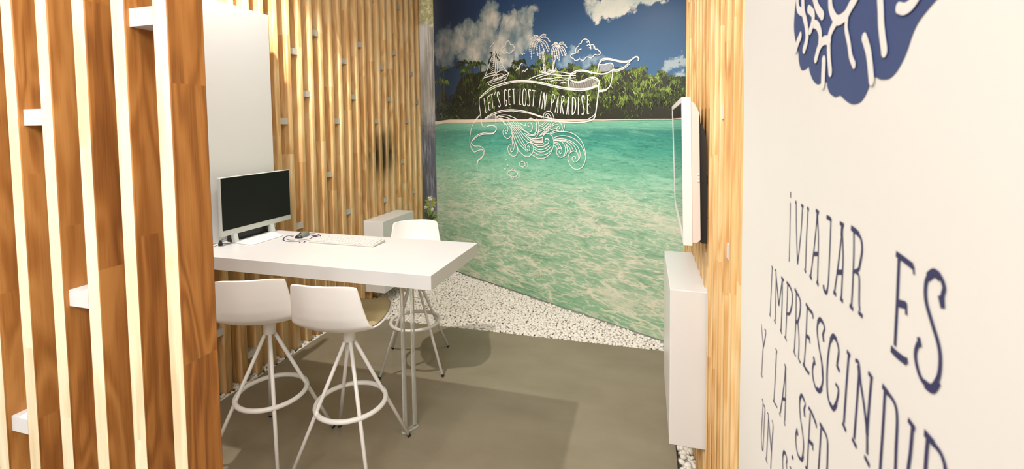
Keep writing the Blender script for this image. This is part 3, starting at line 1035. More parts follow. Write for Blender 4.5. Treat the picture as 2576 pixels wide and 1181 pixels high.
LET = (
    (ZC, [[(320, 310), (350, 545)], [(350, 545), (376, 533)]]),
    (ZC, [[(380, 290), (405, 510)], [(378, 290), (415, 268)], [(390, 395), (416, 384)], [(405, 510), (432, 498)]]),
    (ZC, [[(422, 257), (467, 240)], [(445, 250), (471, 480)]]),
    (ZC, [[(512, 204), (490, 260)]]),
    (ZC, [[(572, 250), (565, 213), (545, 213), (540, 260), (560, 330), (585, 400), (590, 435), (572, 452), (553, 430)]]),
    (ZC, [[(692, 190), (676, 168), (660, 190), (660, 300), (668, 410), (685, 437), (697, 400), (692, 350), (674, 345)]]),
    (ZC, [[(725, 175), (735, 415)], [(723, 175), (760, 165)], [(730, 285), (757, 280)], [(735, 415), (764, 410)]]),
    (ZC, [[(786, 166), (834, 159)], [(810, 163), (818, 412)]]),
    (ZC, [[(920, 150), (910, 415)], [(908, 415), (936, 411)]]),
    (ZC, [[(990, 153), (966, 200), (960, 350), (972, 427), (1000, 427), (1013, 350), (1015, 200), (990, 153)]]),
    (ZC, [[(1092, 192), (1080, 163), (1062, 180), (1060, 240), (1076, 330), (1076, 410), (1055, 437), (1038, 415)]]),
    (ZC, [[(1118, 180), (1172, 190)], [(1147, 185), (1128, 447)]]),
    (ZC, [[(1268, 200), (1230, 470)]]),
    (ZC, [[(1312, 215), (1274, 487)], [(1312, 215), (1324, 497)], [(1360, 222), (1322, 497)]]),
    (ZD, [[(335, 248), (303, 532)], [(335, 248), (368, 262), (366, 315), (348, 372), (322, 392)]]),
    (ZD, [[(432, 278), (378, 547)], [(432, 278), (420, 557)], [(400, 440), (430, 436)]]),
    (ZD, [[(492, 273), (468, 562)], [(492, 273), (527, 292), (518, 345), (482, 412)], [(486, 412), (517, 572)]]),
    (ZD, [[(602, 288), (568, 577)], [(602, 288), (607, 582)], [(580, 470), (606, 465)]]),
    (ZD, [[(665, 288), (660, 582)], [(665, 288), (712, 335), (717, 460), (692, 555), (660, 582)]]),
    (ZD, [[(766, 283), (760, 582)]]),
    (ZD, [[(862, 332), (852, 280), (830, 274), (820, 320), (840, 420), (857, 510), (846, 570), (816, 572)]]),
    (ZD, [[(915, 265), (910, 567)], [(913, 266), (962, 255)], [(912, 420), (947, 405)], [(910, 567), (943, 560)]]))
for Z, strokes in LET:
    lt = MB()
    for st in strokes:
        draw(lt, Z, st, 0.0095)
    print_piece(lt, 'letter', M['line_white'])
# faint place name low in the water
ft = (([(0, 0), (10, 0)], [(5, 0), (5, 17)]), ([(4, 0), (0, 17)], [(4, 0), (9, 17)], [(1, 11), (8, 11)]), ([(0, 0), (0, 17)], [(8, 0), (8, 17)], [(0, 8), (8, 8)]), ([(2, 0), (2, 17)],), ([(0, 0), (8, 0)], [(4, 0), (4, 17)]), ([(2, 0), (2, 17)],))
fx = 1345.0
for ch in ft:
    lt = MB()
    for st in ch:
        draw(lt, lambda p: (fx + p[0] * 0.62, 685 + p[1] * 0.75 + (fx - 1345) * 0.28), st, 0.0035, False)
    print_piece(lt, 'letter', M['faint'])
    fx += 5.2 if ch not in (ft[3], ft[5]) else 3.2

# ------------------------------------------------------------------ narrow waterfall print in the corner behind the mural's edge
WFY = 5.36
k = NT('waterfall_print')
tc = k.n('ShaderNodeTexCoord').outputs['Object']
s = k.sep(tc)
st = k.noise(k.comb(k.math('MULTIPLY', s[0], 14.0), 0.0, k.math('MULTIPLY', s[2], 0.9)), 2.2, 5, 0.6, 0.6)
nn = k.noise(tc, 16, 5, 0.65)
rock = k.ramp(st, [(0.3, lin(130, 122, 110)), (0.55, lin(184, 174, 160)), (0.75, lin(232, 226, 218))])
slate = k.ramp(st, [(0.3, lin(66, 66, 72)), (0.55, lin(104, 104, 110)), (0.72, lin(180, 180, 182))])
green = k.ramp(nn, [(0.3, lin(140, 132, 84)), (0.5, lin(196, 186, 130)), (0.7, lin(245, 236, 200))])
c = k.mix(k.smooth(k.math('ADD', s[2], k.math('MULTIPLY', nn, 0.5)), 2.3, 1.7), rock, slate)
c = k.mix(k.smooth(k.math('ADD', s[2], k.math('MULTIPLY_ADD', nn, 0.5, -0.25)), 2.95, 3.05), c, green)
fall = k.math('SUBTRACT', s[0], k.math('MULTIPLY_ADD', s[2], 0.14, -0.33))
fall = k.math('MULTIPLY', k.smooth(fall, 0.09, 0.0), k.smooth(s[2], 2.2, 2.6))
c = k.mix(k.math('MULTIPLY', k.math('MULTIPLY', fall, k.smooth(s[2], 3.05, 2.95)), 0.8), c, lin(236, 230, 224))
k.link(c, k.b.inputs['Base Color'])
k.b.inputs['Roughness'].default_value = 0.45
M['waterfall'] = k.mat
wf = MB().box(0, 0.52, 0, 0.02, 0, HC - 0.01).build('waterfall_panel', M['waterfall'])
wf.location = (-2.80, WFY, 0)
tag(wf, 'narrow printed waterfall panel with plumeria leaves beside the beach mural', 'printed panel')
pl = MB()
ly = 0.0008
for (cx, cy, n, L, kind) in ((1084, 512, 9, 20, 0), (1076, 528, 10, 20, 1), (1088, 545, 9, 22, 1), (1076, 552, 8, 24, 2), (1090, 575, 8, 22, 2), (1092, 595, 7, 22, 2), (1082, 500, 6, 7, 3), (1071, 522, 5, 6, 3), (1088, 527, 5, 5, 3)):
    for i in range(n):
        a = 2 * math.pi * i / n + rng.uniform(-0.3, 0.3)
        l = L * rng.uniform(0.7, 1.1)
        w = l * 0.16 if kind < 3 else l * 0.3
        cc = ((150, 156, 70), (120, 140, 60), (70, 84, 44), (236, 230, 214))[kind]
        j = rng.uniform(0.8, 1.2)
        pts = [(cx, cy), (cx + math.cos(a) * l * .5 - math.sin(a) * w, cy - math.sin(a) * l * .5 - math.cos(a) * w), (cx + math.cos(a) * l, cy - math.sin(a) * l), (cx + math.cos(a) * l * .5 + math.sin(a) * w, cy - math.sin(a) * l * .5 + math.cos(a) * w)]
        q = [on_y(x, y, WFY) for x, y in pts]
        q = [p for p in q]
        if all(-2.795 < p.x < -2.285 for p in q):
            pl.add([(p.x + 2.80, -ly, p.z) for p in q], [(0, 1, 2, 3)], g2l(min(255, cc[0] * j), min(255, cc[1] * j), min(255, cc[2] * j)))
        ly += 0.00002
pl.build('plumeria_print', M['leaf_print'], wf)

# ------------------------------------------------------------------ lettered white wall on the right
ZR1, ZR2, ZR3, ZR4, ZR5 = zf(1960, 470, 240 / 1232), zf(1900, 640, 260 / 960), zf(2060, 600, 360 / 1063), zf(1880, 800, 300 / 930), zf(2100, 820, 320 / 1047)
WN = [0]


def wall_uv(p):
    q = on_x(p[0], p[1], SRX)
    return (q.y, q.z)


def wall_map(y, z):
    return (SRX - 0.0006 - WN[0] * 0.000004, y, z)


def wdraw(mb, Z, pts, w=0.0048, curve=True, taper=False):
    WN[0] += 1
    q = [wall_uv(Z(p)) for p in pts]
    ribbon(mb, spline(q, 6) if curve else q, w, wall_map, taper)


TH, TN = 0.0052, 0.0034
WL = (
    # first line
    (ZR1, [([(152, 68), (152, 145)], TN), ([(148, 205), (142, 600), (133, 968)], TN)]),
    (ZR1, [([(215, 185), (225, 220)], TH), ([(224, 210), (228, 600), (242, 1005)], TN), ([(290, 235), (318, 262)], TH), ([(306, 262), (285, 600), (242, 1005)], TN)]),
    (ZR1, [([(366, 272), (388, 300)], TH), ([(378, 290), (358, 650), (345, 1060)], TN), ([(332, 1060), (350, 1110)], TH)]),
    (ZR1, [([(478, 305), (518, 335)], TH), ([(500, 325), (492, 470)], 0.006), ([(495, 400), (455, 800), (412, 1150)], TN), ([(500, 400), (512, 700), (500, 1230)], TN), ([(448, 868), (505, 868)], 0.0062), ([(398, 1145), (425, 1195)], TH), ([(488, 1225), (512, 1275)], TH)]),
    (ZR1, [([(618, 392), (660, 412), (678, 445)], 0.006), ([(674, 430), (660, 800), (642, 1200), (628, 1330)], TN), ([(628, 1330), (610, 1375), (585, 1330), (578, 1270)], TH)]),
    (ZR1, [([(790, 470), (842, 500)], TH), ([(822, 490), (812, 640)], 0.0065), ([(815, 600), (770, 1000), (722, 1350)], TN), ([(822, 600), (832, 900), (820, 1200), (808, 1440)], TN), ([(752, 1105), (828, 1105)], 0.0065), ([(706, 1360), (742, 1400)], TH), ([(795, 1440), (830, 1485)], TH)]),
    (ZR1, [([(935, 530), (1000, 580), (1040, 625)], 0.0068), ([(972, 575), (970, 900), (955, 1300), (940, 1540)], TN), ([(1040, 625), (1070, 700), (1078, 830), (1050, 1000), (1030, 1070), (965, 1100)], 0.0042), ([(1000, 1110), (1040, 1170), (1040, 1500), (1050, 1600)], TN), ([(918, 1530), (962, 1590)], TH), ([(1030, 1620), (1085, 1680)], TH)]),
    (ZR3, [([(578, 115), (640, 160), (705, 210)], 0.0062), ([(708, 205), (712, 270)], 0.003), ([(600, 150), (588, 450), (570, 800)], 0.0050), ([(590, 480), (655, 500)], 0.0075), ([(652, 480), (655, 570)], 0.004), ([(540, 820), (590, 870), (655, 920)], 0.0075), ([(655, 885), (660, 935)], 0.004)]),
    (ZR3, [([(930, 520), (925, 430), (938, 370), (910, 290), (860, 258), (815, 295), (798, 370), (805, 480), (850, 640), (890, 770), (908, 880), (900, 1010), (860, 1105), (810, 1095), (760, 1030), (728, 920), (725, 840), (745, 780)], 0.0052), ([(815, 290), (860, 258), (905, 290)], 0.008), ([(905, 425), (928, 520)], 0.006), ([(745, 735), (760, 810)], 0.0055), ([(790, 1080), (850, 1120), (895, 1060)], 0.008)]),
    # second line
    (ZR2, [([(155, 108), (165, 135)], TN), ([(160, 125), (150, 350), (140, 560)], TN), ([(135, 555), (145, 582)], TN)]),
    (ZR2, [([(185, 145), (196, 200), (188, 620)], TN), ([(194, 180), (222, 480)], 0.0048), ([(222, 480), (252, 250)], TN), ([(245, 215), (268, 245)], TH), ([(254, 235), (252, 450), (242, 710)], 0.0042), ([(178, 610), (192, 645)], TN), ([(235, 700), (250, 742)], TN)]),
    (ZR2, [([(295, 260), (320, 295)], TH), ([(304, 285), (295, 550), (285, 770)], TN), ([(320, 290), (345, 360), (345, 460), (322, 550), (295, 550)], 0.0045), ([(274, 762), (294, 805)], TN)]),
    (ZR2, [([(370, 322), (400, 380)], TH), ([(384, 360), (380, 620), (366, 900)], TN), ([(400, 375), (422, 440), (418, 550), (395, 640)], 0.0042), ([(382, 625), (402, 640)], 0.006), ([(400, 645), (410, 800), (405, 970)], TN), ([(358, 895), (380, 950)], TN), ([(402, 965), (425, 1012)], TN)]),
    (ZR2, [([(474, 462), (500, 505), (538, 555)], TH), ([(538, 550), (540, 600)], TN), ([(486, 490), (476, 750), (458, 1020)], TN), ([(478, 755), (505, 780)], 0.006), ([(506, 770), (512, 830)], TN), ([(446, 1015), (475, 1070), (505, 1110)], TH)]),
    (ZR2, [([(640, 815), (635, 740), (648, 690), (630, 630), (605, 605), (585, 640), (580, 720), (595, 850), (620, 1000), (630, 1150)], 0.0040), ([(585, 635), (605, 605), (628, 630)], 0.0062), ([(630, 735), (640, 815)], TH)]),
    (ZR4, [([(580, 310), (592, 420), (590, 510), (565, 570), (540, 555), (518, 480), (512, 400), (525, 340)], 0.0040), ([(545, 550), (565, 572), (585, 545)], 0.0065), ([(520, 305), (532, 370)], TH)]),
    (ZR4, [([(725, 420), (705, 370), (718, 260), (700, 180), (675, 145), (650, 190), (632, 320), (625, 480), (632, 610), (655, 690), (680, 700), (705, 640), (715, 560), (692, 515)], 0.0042), ([(652, 180), (675, 142), (700, 175)], 0.0068), ([(650, 670), (675, 710), (700, 670)], 0.0065), ([(700, 365), (722, 415)], TH)]),
    (ZR5, [([(105, 210), (132, 250)], TH), ([(120, 245), (100, 500), (80, 800)], 0.0044), ([(68, 800), (98, 870)], TH)]),
    (ZR5, [([(175, 285), (205, 330), (190, 600), (165, 930)], 0.0044), ([(202, 330), (212, 450)], 0.007), ([(210, 420), (245, 650), (270, 880), (272, 1060)], 0.0046), ([(282, 385), (318, 440)], TH), ([(308, 430), (285, 700), (272, 900)], 0.0046), ([(268, 760), (272, 900)], 0.0065), ([(148, 930), (185, 1005)], TH), ([(250, 1075), (292, 1160)], TH)]),
    (ZR5, [([(398, 495), (450, 565)], 0.0062), ([(420, 540), (402, 850), (380, 1181), (368, 1400)], 0.0046), ([(440, 550), (500, 640), (520, 760), (512, 1000), (498, 1250), (440, 1440), (370, 1420)], 0.0046)]),
    (ZR5, [([(612, 775), (668, 855)], 0.0055), ([(648, 840), (630, 1050), (605, 1250), (590, 1560)], 0.0048), ([(560, 1560), (620, 1640)], TH)]),
    (ZR5, [([(745, 880), (830, 980)], 0.007), ([(775, 930), (755, 1181), (730, 1700)], 0.0050), ([(820, 970), (885, 1060), (920, 1181), (915, 1300), (850, 1370), (770, 1340)], 0.0048), ([(850, 1370), (925, 1480), (920, 1680), (840, 1790), (730, 1730)], 0.0048)]),
    # third line
    (ZR4, [([(112, 50), (120, 150), (128, 230)], TN), ([(138, 90), (147, 118), (128, 230)], TN), ([(126, 225), (120, 330), (114, 440)], TN), ([(108, 435), (120, 465)], TN)]),
    (ZR4, [([(224, 240), (235, 270)], TN), ([(230, 265), (220, 480), (210, 650)], TN), ([(205, 645), (222, 675), (236, 700)], TN)]),
    (ZR4, [([(293, 360), (306, 395)], TN), ([(302, 385), (298, 450)], TH), ([(300, 430), (280, 600), (260, 745)], TN), ([(302, 430), (302, 600), (295, 810)], TN), ([(276, 632), (298, 636)], TH), ([(253, 740), (262, 770)], TN), ([(290, 808), (298, 845)], TN)]),
    (ZR4, [([(452, 775), (448, 710), (455, 670), (428, 605), (412, 660), (418, 780), (435, 900), (442, 1010), (428, 1105), (402, 1080), (385, 1000), (382, 920), (392, 865)], 0.0036), ([(412, 640), (427, 603), (445, 640)], TH), ([(408, 1085), (428, 1112), (440, 1075)], TH), ([(446, 710), (452, 775)], TH), ([(388, 870), (398, 920)], TH)]),
    (ZR4, [([(482, 700), (510, 750), (540, 830)], TH), ([(542, 825), (543, 860)], TN), ([(495, 745), (482, 960), (470, 1181)], TN), ([(485, 960), (512, 990)], 0.0058), ([(514, 975), (515, 1035)], TN), ([(458, 1160), (480, 1215), (512, 1270)], TH)]),
    (ZR4, [([(570, 825), (605, 885)], TH), ([(580, 860), (570, 1030), (560, 1181), (552, 1300)], 0.0040), ([(600, 875), (628, 950), (630, 1080), (622, 1220), (590, 1340), (552, 1330)], 0.0042)]),
    # fourth line
    (ZR4, [([(118, 632), (125, 680), (115, 850), (112, 950), (122, 1035), (128, 960), (136, 800), (140, 710), (132, 680)], TN)]),
    (ZR4, [([(160, 740), (168, 780), (160, 950), (152, 1100)], TN), ([(167, 770), (178, 900), (190, 1040)], 0.0042), ([(196, 800), (204, 850), (195, 980), (185, 1181)], TN), ([(146, 1095), (158, 1135)], TN)]),
    (ZR4, [([(312, 1181), (308, 1140), (312, 1100), (292, 1045), (280, 1090), (282, 1181), (292, 1290), (296, 1380), (282, 1430), (268, 1380)], TN), ([(282, 1070), (291, 1045), (304, 1070)], TH)]),
    (ZR4, [([(352, 1075), (360, 1105)], 0.0068), ([(335, 1165), (345, 1200), (335, 1400)], TN)]),
)
for Z, strokes in WL:
    lt = MB()
    for pts, w in strokes:
        wdraw(lt, Z, pts, w)
    lt.build('letter', M['navy_dark'], wr)

# navy coral-like emblem above the lettering
ZL = zf(1970, 0, 400 / 1687)
outline = [(150, -100), (140, 0), (125, 150), (120, 320), (145, 480), (165, 560), (170, 640), (190, 730), (215, 745), (250, 730), (275, 710), (285, 760), (320, 850), (370, 895), (430, 872), (470, 880), (472, 915), (500, 990), (560, 1030), (610, 1015),
           (660, 1060), (720, 1100), (770, 1105), (830, 1080), (880, 1010), (920, 910), (930, 850), (985, 820), (1030, 840), (1080, 845), (1140, 830), (1210, 760), (1280, 640), (1330, 520), (1380, 370), (1440, 240), (1520, 130), (1630, 0), (1730, -110), (1760, -230), (1660, -330),
           (1500, -380), (1300, -390), (1100, -410), (900, -420), (700, -400), (500, -360), (330, -290), (210, -200), (150, -100)]
sm = spline([wall_uv(ZL(p)) for p in outline], 5)[:-1]
em = MB()
nn_ = len(sm)
em.add([(SRX - 0.0006, y, z) for y, z in sm], [tuple(range(nn_))])
emo = em.build('coral_emblem', M['navy'], wr)
emo['label'] = 'navy blue coral shaped emblem with white veins'
for pts, w in (([(450, 640), (445, 760), (440, 890)], 40), ([(885, 400), (930, 560), (955, 780), (962, 850)], 56), ([(1050, -80), (1060, 100), (1065, 260), (1080, 400), (1100, 545)], 62), ([(1255, 80), (1310, 92), (1380, 50), (1450, -40)], 72),
               ([(520, -80), (520, 60), (550, 160), (600, 215), (680, 165), (740, 60), (800, -40)], 44), ([(580, 230), (530, 320), (505, 420), (505, 600), (520, 770)], 36), ([(510, 430), (450, 430), (400, 500), (365, 625)], 34), ([(290, 95), (335, 150), (330, 240), (305, 325)], 32),
               ([(330, 250), (380, 270), (410, 350), (410, 440)], 34), ([(225, -60), (230, 120), (260, 260), (270, 400), (240, 525)], 32), ([(165, -40), (175, 90), (220, 130)], 26), ([(345, -40), (380, 80), (435, 165)], 36), ([(200, 380), (170, 450), (152, 520)], 28), ([(700, 170), (690, 300), (720, 460), (740, 600), (775, 690)], 34)):
    v = MB()
    WN[0] += 1
    # width converted to metres where the vein stands
    mx, my = ZL(pts[len(pts) // 2])
    w_m = abs(on_x(mx + w * 0.2371 / 2, my, SRX).y - on_x(mx - w * 0.2371 / 2, my, SRX).y)
    q = spline([wall_uv(ZL(p)) for p in pts], 6)
    ribbon(v, q, w_m, lambda y, z: (SRX - 0.0016 - WN[0] * 0.000004, y, z))
    # round ends
    for e in (q[0], q[-1]):
        v.add([(SRX - 0.0018 - WN[0] * 0.000004, e[0] + math.cos(a * math.pi / 6) * w_m / 2, e[1] + math.sin(a * math.pi / 6) * w_m / 2) for a in range(12)], [tuple(range(12))])
    v.build('vein', M['white_paint'], emo)

# ------------------------------------------------------------------ white panel on the left slat wall
pn = MB().box(SLX + 0.001, -2.50, 1.90, 2.62, TAB + 0.002, 2.485).build('wall_panel', M['white_lacquer'], bevel=0.003)
tag(pn, 'tall blank white panel on the slat wall behind the monitor', 'panel')

# ------------------------------------------------------------------ floating white boxes
for nm, B, lab in (('wall_box', LBOX, 'white floating box on the left slat wall behind the white chair'), ('wall_box', RBOX, 'tall white floating box on the right slat wall under the television')):
    b = MB().box(*B).build(nm, M['white_lacquer'], bevel=0.003)
    tag(b, lab, 'wall box', 'white floating wall boxes')

# ------------------------------------------------------------------ table
tb = empty('high_table', (-1.5, 2.23, 0))
tag(tb, 'long white high table fixed to the slat wall with clear acrylic leg', 'table')
o = MB().box(SLX + 0.002, -0.958, 1.918, 2.541, 0.938, TAB).build('table_top', M['table_white'], tb, bevel=0.002)
o.location = (1.5, -2.23, 0)
for (lx, ly_) in ((-1.284, 2.216), (-1.253, 2.270)):
    o = MB().box(lx - 0.009, lx + 0.009, ly_ - 0.009, ly_ + 0.009, 0.012, 0.9375).build('leg_rod', M['acrylic'], tb, bevel=0.0015)
    o.location = (1.5, -2.23, 0)
    o['label'] = 'clear acrylic rod'
o = MB().prism([(-0.05, -0.014), (0.05, -0.014), (0.05, 0.014), (-0.05, 0.014)], (0.5, 0.866, 0), (-0.866, 0.5, 0), (0, 0, 1), (-1.2685, 2.243, 0), 0.0005, 0.012).build('leg_foot', M['acrylic'], tb, bevel=0.002)
o.location = (1.5, -2.23, 0)


# ------------------------------------------------------------------ bar stools
PROF = [(0.212, 0.738), (0.195, 0.746), (0.14, 0.742), (0.06, 0.731), (-0.03, 0.724), (-0.10, 0.726), (-0.152, 0.742), (-0.190, 0.775), (-0.214, 0.822), (-0.230, 0.875), (-0.242, 0.93), (-0.250, 0.975), (-0.253, 0.992)]
HWID = [0.085, 0.130, 0.175, 0.202, 0.210, 0.210, 0.206, 0.198, 0.189, 0.180, 0.172, 0.165, 0.156]


def lerp_list(L, t):
    t = max(0, min(len(L) - 1.0001, t))
    i = int(t)
    f = t - i
    return tuple(a + (b - a) * f for a, b in zip(L[i], L[i + 1])) if isinstance(L[0], tuple) else L[i] + (L[i + 1] - L[i]) * f


def shell_pt(u, t, lift=0.0):
    y, z = lerp_list(PROF, t)
    w = lerp_list(HWID, t)
    q = t / (len(PROF) - 1)
    back = max(0.0, min(1.0, (q - 0.36) / 0.34))
    back = back * back * (3 - 2 * back)
    au = abs(u)
    z += (1 - back) * 0.036 * au ** 2.2 - 0.014 * au ** 4 * max(0.0, min(1.0, (q - 0.78) / 0.22)) ** 2
    y += (0.042 * math.sin(min(1, q / 0.78) * math.pi * 0.5) * back + 0.0) * au ** 2.2
    # sides of the seat sweep up into the back
    mid = math.exp(-((q - 0.50) / 0.10) ** 2)
    z += 0.004 * mid * au ** 2.4
    return Vector((u * w, y, z + lift))


def shell_mesh():
    mb = MB()
    nu, nv = 16, 36
    v = [shell_pt(-1 + 2 * i / nu, (len(PROF) - 1) * j / nv) for j in range(nv + 1) for i in range(nu + 1)]
    f = [(j * (nu + 1) + i, j * (nu + 1) + i + 1, (j + 1) * (nu + 1) + i + 1, (j + 1) * (nu + 1) + i) for j in range(nv) for i in range(nu)]
    mb.add(v, f)
    return mb


def pad_mesh():
    mb = MB()
    nu, nv = 14, 18
    v = []
    for j in range(nv + 1):
        for i in range(nu + 1):
            u = -0.95 + 1.90 * i / nu
            tj = 0.35 + 6.0 * j / nv
            e = min(1.0, 8 * (0.95 - abs(u)), 1.6 * (tj - 0.35) + 0.05, 1.6 * (6.35 - tj) + 0.05)
            v.append(shell_pt(u, tj, 0.006 + 0.014 * max(0.0, e) ** 0.5))
    f = [(j * (nu + 1) + i, j * (nu + 1) + i + 1, (j + 1) * (nu + 1) + i + 1, (j + 1) * (nu + 1) + i) for j in range(nv) for i in range(nu)]
    mb.add(v, f)
    return mb


def solid(o, th, off, sub=1):
    md = o.modifiers.new('solidify', 'SOLIDIFY')
    md.thickness = th
    md.offset = off
    sd = o.modifiers.new('subsurf', 'SUBSURF')
    sd.levels = sub
    sd.render_levels = sub


def make_stool(loc, base_rot, seat_rot, label):
    root = empty('bar_stool', (*loc, 0))
    tag(root, label, 'bar stool', 'white bar stools at the high table')
    return root


FOOT_R, RING_Z, RING_R = 0.298, 0.305, 0.170
first = {}
ST = (((-1.905, 1.925), 2.0, 23, 'white bar stool in front of the table, nearest the slat screen'),
      ((-1.443, 1.962), 4.0, 7, 'white bar stool with tan seat pad in front of the table, beside the acrylic leg'),
      ((-1.594, 2.927), 19.0, 180 + 24, 'white bar stool on the far side of the table near the gravel'))
for (loc, br, sr, lab) in ST:
    root = make_stool(loc, br, sr, lab)
    if not first:
        sh = shell_mesh().build('seat_shell', M['white_plastic'], root, smooth=True)
        solid(sh, 0.011, 1)
        pd = pad_mesh().build('seat_pad', M['tan_fabric'], root, smooth=True)
        solid(pd, 0.008, 1)
        hb = MB().lathe([(0.026, 0.622), (0.031, 0.626), (0.031, 0.668), (0.036, 0.690), (0.075, 0.704), (0.085, 0.716)]).build('hub', M['white_metal'], root, smooth=True)
        rg = MB().torus((0, 0, RING_Z), RING_R, 0.0125).build('foot_ring', M['white_metal'], root, smooth=True)
        a0 = math.radians(45)
        dirn = Vector((math.cos(a0), math.sin(a0), 0))
        p_top = dirn * 0.014 + Vector((0, 0, 0.640))
        p_bot = dirn * FOOT_R + Vector((0, 0, 0.012))
        pe = p_bot + (p_bot - p_top).normalized() * 0.0
        leg = MB().tube([p_top, p_top.lerp(p_bot, 0.5), pe], [0.0095, 0.0095, 0.0090], 12).build('leg', M['white_metal'], root, smooth=True)
        dd = (p_bot - p_top).normalized()
        cap = MB().tube([p_bot - dd * 0.004, p_bot + dd * 0.008], 0.0105, 12).build('foot_cap', M['rubber'], leg)
        first = dict(sh=sh, pd=pd, hb=hb, rg=rg, leg=leg, cap=cap)
        legs = [leg]
    else:
        cp = {}
        for kk in ('sh', 'pd', 'hb', 'rg'):
            c_ = first[kk].copy()
            col.objects.link(c_)
            c_.parent = root
            cp[kk] = c_
        sh, pd = cp['sh'], cp['pd']
        legs = []
    while len(legs) < 4:
        c_ = first['leg'].copy()
        col.objects.link(c_)
        c_.parent = root
        k2 = first['cap'].copy()
        col.objects.link(k2)
        k2.parent = c_
        legs.append(c_)
    sh.rotation_euler = (0, 0, math.radians(sr))
    pd.rotation_euler = (0, 0, math.radians(sr))
    for i, l in enumerate(legs):
        l.rotation_euler = (0, 0, math.radians(br + 90 * i))

# ------------------------------------------------------------------ monitor
MX = -2.40
mo = empty('desktop_monitor', (MX, 2.33, TAB))
tag(mo, 'black screen all-in-one computer with silver white frame on the table', 'monitor')


def sub(o, base):
    o.location = -Vector(base)
    return o


MBASE = (MX, 2.33, TAB)
sub(MB().box(MX - 0.022, MX, 2.102, 2.652, 1.064, 1.416).build('frame', M['silver_plastic'], mo, bevel=0.003), MBASE)
sub(MB().box(MX - 0.002, MX + 0.0012, 2.107, 2.647, 1.099, 1.412).build('screen', M['screen_matte'], mo), MBASE)
sub(MB().box(MX - 0.05, MX - 0.021, 2.20, 2.56, 1.10, 1.34).build('back_cover', M['silver_plastic'], mo, bevel=0.01), MBASE)
stand = MB()
stand.prism([(-2.425, 2.185), (-2.262, 2.165), (-2.245, 2.19), (-2.245, 2.40), (-2.26, 2.42), (-2.425, 2.50)], (1, 0, 0), (0, 1, 0), (0, 0, 1), (0, 0, 0), TAB + 0.0005, TAB + 0.0055)
sb_ = sub(stand.build('stand_base', M['white_plastic'], mo, bevel=0.0015), MBASE)
for y0 in (2.178, 2.465):
    sub(MB().prism([(-2.41, TAB + 0.005), (-2.385, TAB + 0.005), (-2.398, 1.066), (-2.42, 1.066)], (1, 0, 0), (0, 0, 1), (0, 1, 0), (0, y0, 0), 0.0, 0.028).build('stand_leg', M['silver_plastic'], mo), MBASE)
dk = MB().box(-2.475, -2.438, 2.20, 2.485, TAB + 0.0005, TAB + 0.046).build('black_block', M['black_plastic'], None, bevel=0.004)  # plain black block in the space behind the stand legs
tag(dk, 'low black block on the table behind the monitor stand', 'device')

# usb plug and its cables
ub = empty('cable_plug', (-2.43, 2.115, TAB))
tag(ub, 'small black plug with thin cables on the table beside the monitor', 'plug')
UB = (-2.43, 2.115, TAB)
sub(MB().prism([(2.105, TAB + 0.0005), (2.125, TAB + 0.0005), (2.126, TAB + 0.012), (2.121, TAB + 0.024), (2.116, TAB + 0.034), (2.110, TAB + 0.024), (2.103, TAB + 0.012)], (0, 1, 0), (0, 0, 1), (1, 0, 0), (-2.43, 0, 0), -0.006, 0.006).build('plug', M['black_plastic'], ub, bevel=0.001), UB)
for pts in ([(-2.43, 2.118, TAB + 0.03), (-2.43, 2.15, TAB + 0.034), (-2.43, 2.18, TAB + 0.012), (-2.432, 2.205, TAB + 0.014), (-2.436, 2.215, TAB + 0.03)], [(-2.43, 2.118, TAB + 0.012), (-2.42, 2.16, TAB + 0.004), (-2.422, 2.19, TAB + 0.012), (-2.436, 2.21, TAB + 0.022)], [(-2.43, 2.108, TAB + 0.01), (-2.44, 2.06, TAB + 0.003), (-2.45, 1.99, TAB + 0.003)]):
    pp = []
    P3 = [Vector(p) for p in pts]
    for i in range(len(P3) - 1):
        a, b = P3[max(i - 1, 0)], P3[min(i + 2, len(P3) - 1)]
        for j in range(6):
            t = j / 6
            pp.append(0.5 * ((2 * P3[i]) + (P3[i + 1] - a) * t + (2 * a - 5 * P3[i] + 4 * P3[i + 1] - b) * t * t + (3 * P3[i] - a - 3 * P3[i + 1] + b) * t ** 3))
    pp.append(P3[-1])
    sub(MB().tube(pp, 0.0016, 6).build('cable', M['black_plastic'], ub, smooth=True), UB)

# ------------------------------------------------------------------ keyboard
kb = empty('keyboard', (-1.735, 2.365, TAB))
tag(kb, 'slim white keyboard lying on the high table', 'keyboard')
hx, hy = 0.222, 0.064
MB().prism([(-hy, 0.0005), (hy, 0.0005), (hy, 0.016), (-hy, 0.007)], (0, 1, 0), (0, 0, 1), (1, 0, 0), (0, 0, 0), -hx, hx).build('body', M['block'], kb, bevel=0.0015)
MB().box(-hx + 0.004, hx - 0.004, -hy + 0.004, hy - 0.004, 0.0002, 0.0012).build('foot_strip', M['rubber'], kb)
keys = MB()
for r in range(6):
    y0 = -hy + 0.008 + r * 0.0192
    zt_ = 0.0075 + (y0 + hy + 0.008) / (2 * hy) * 0.009
    x = -hx + 0.008
    while x < hx - 0.018:
        w = 0.0165
        if r == 0 and -0.12 < x < -0.08:
            w = 0.10
        keys.prism([(0, 0), (w, 0), (w, 0.0165), (0, 0.0165)], (1, 0, 0), (0, 1, 0.07), (0, 0, 1), (x, y0, zt_), -0.001, 0.0028)
        x += w + 0.0027
ko = keys.build('keys', M['key'], kb)
ko['kind'] = 'stuff'
mk = MB()
r5 = random.Random(11)
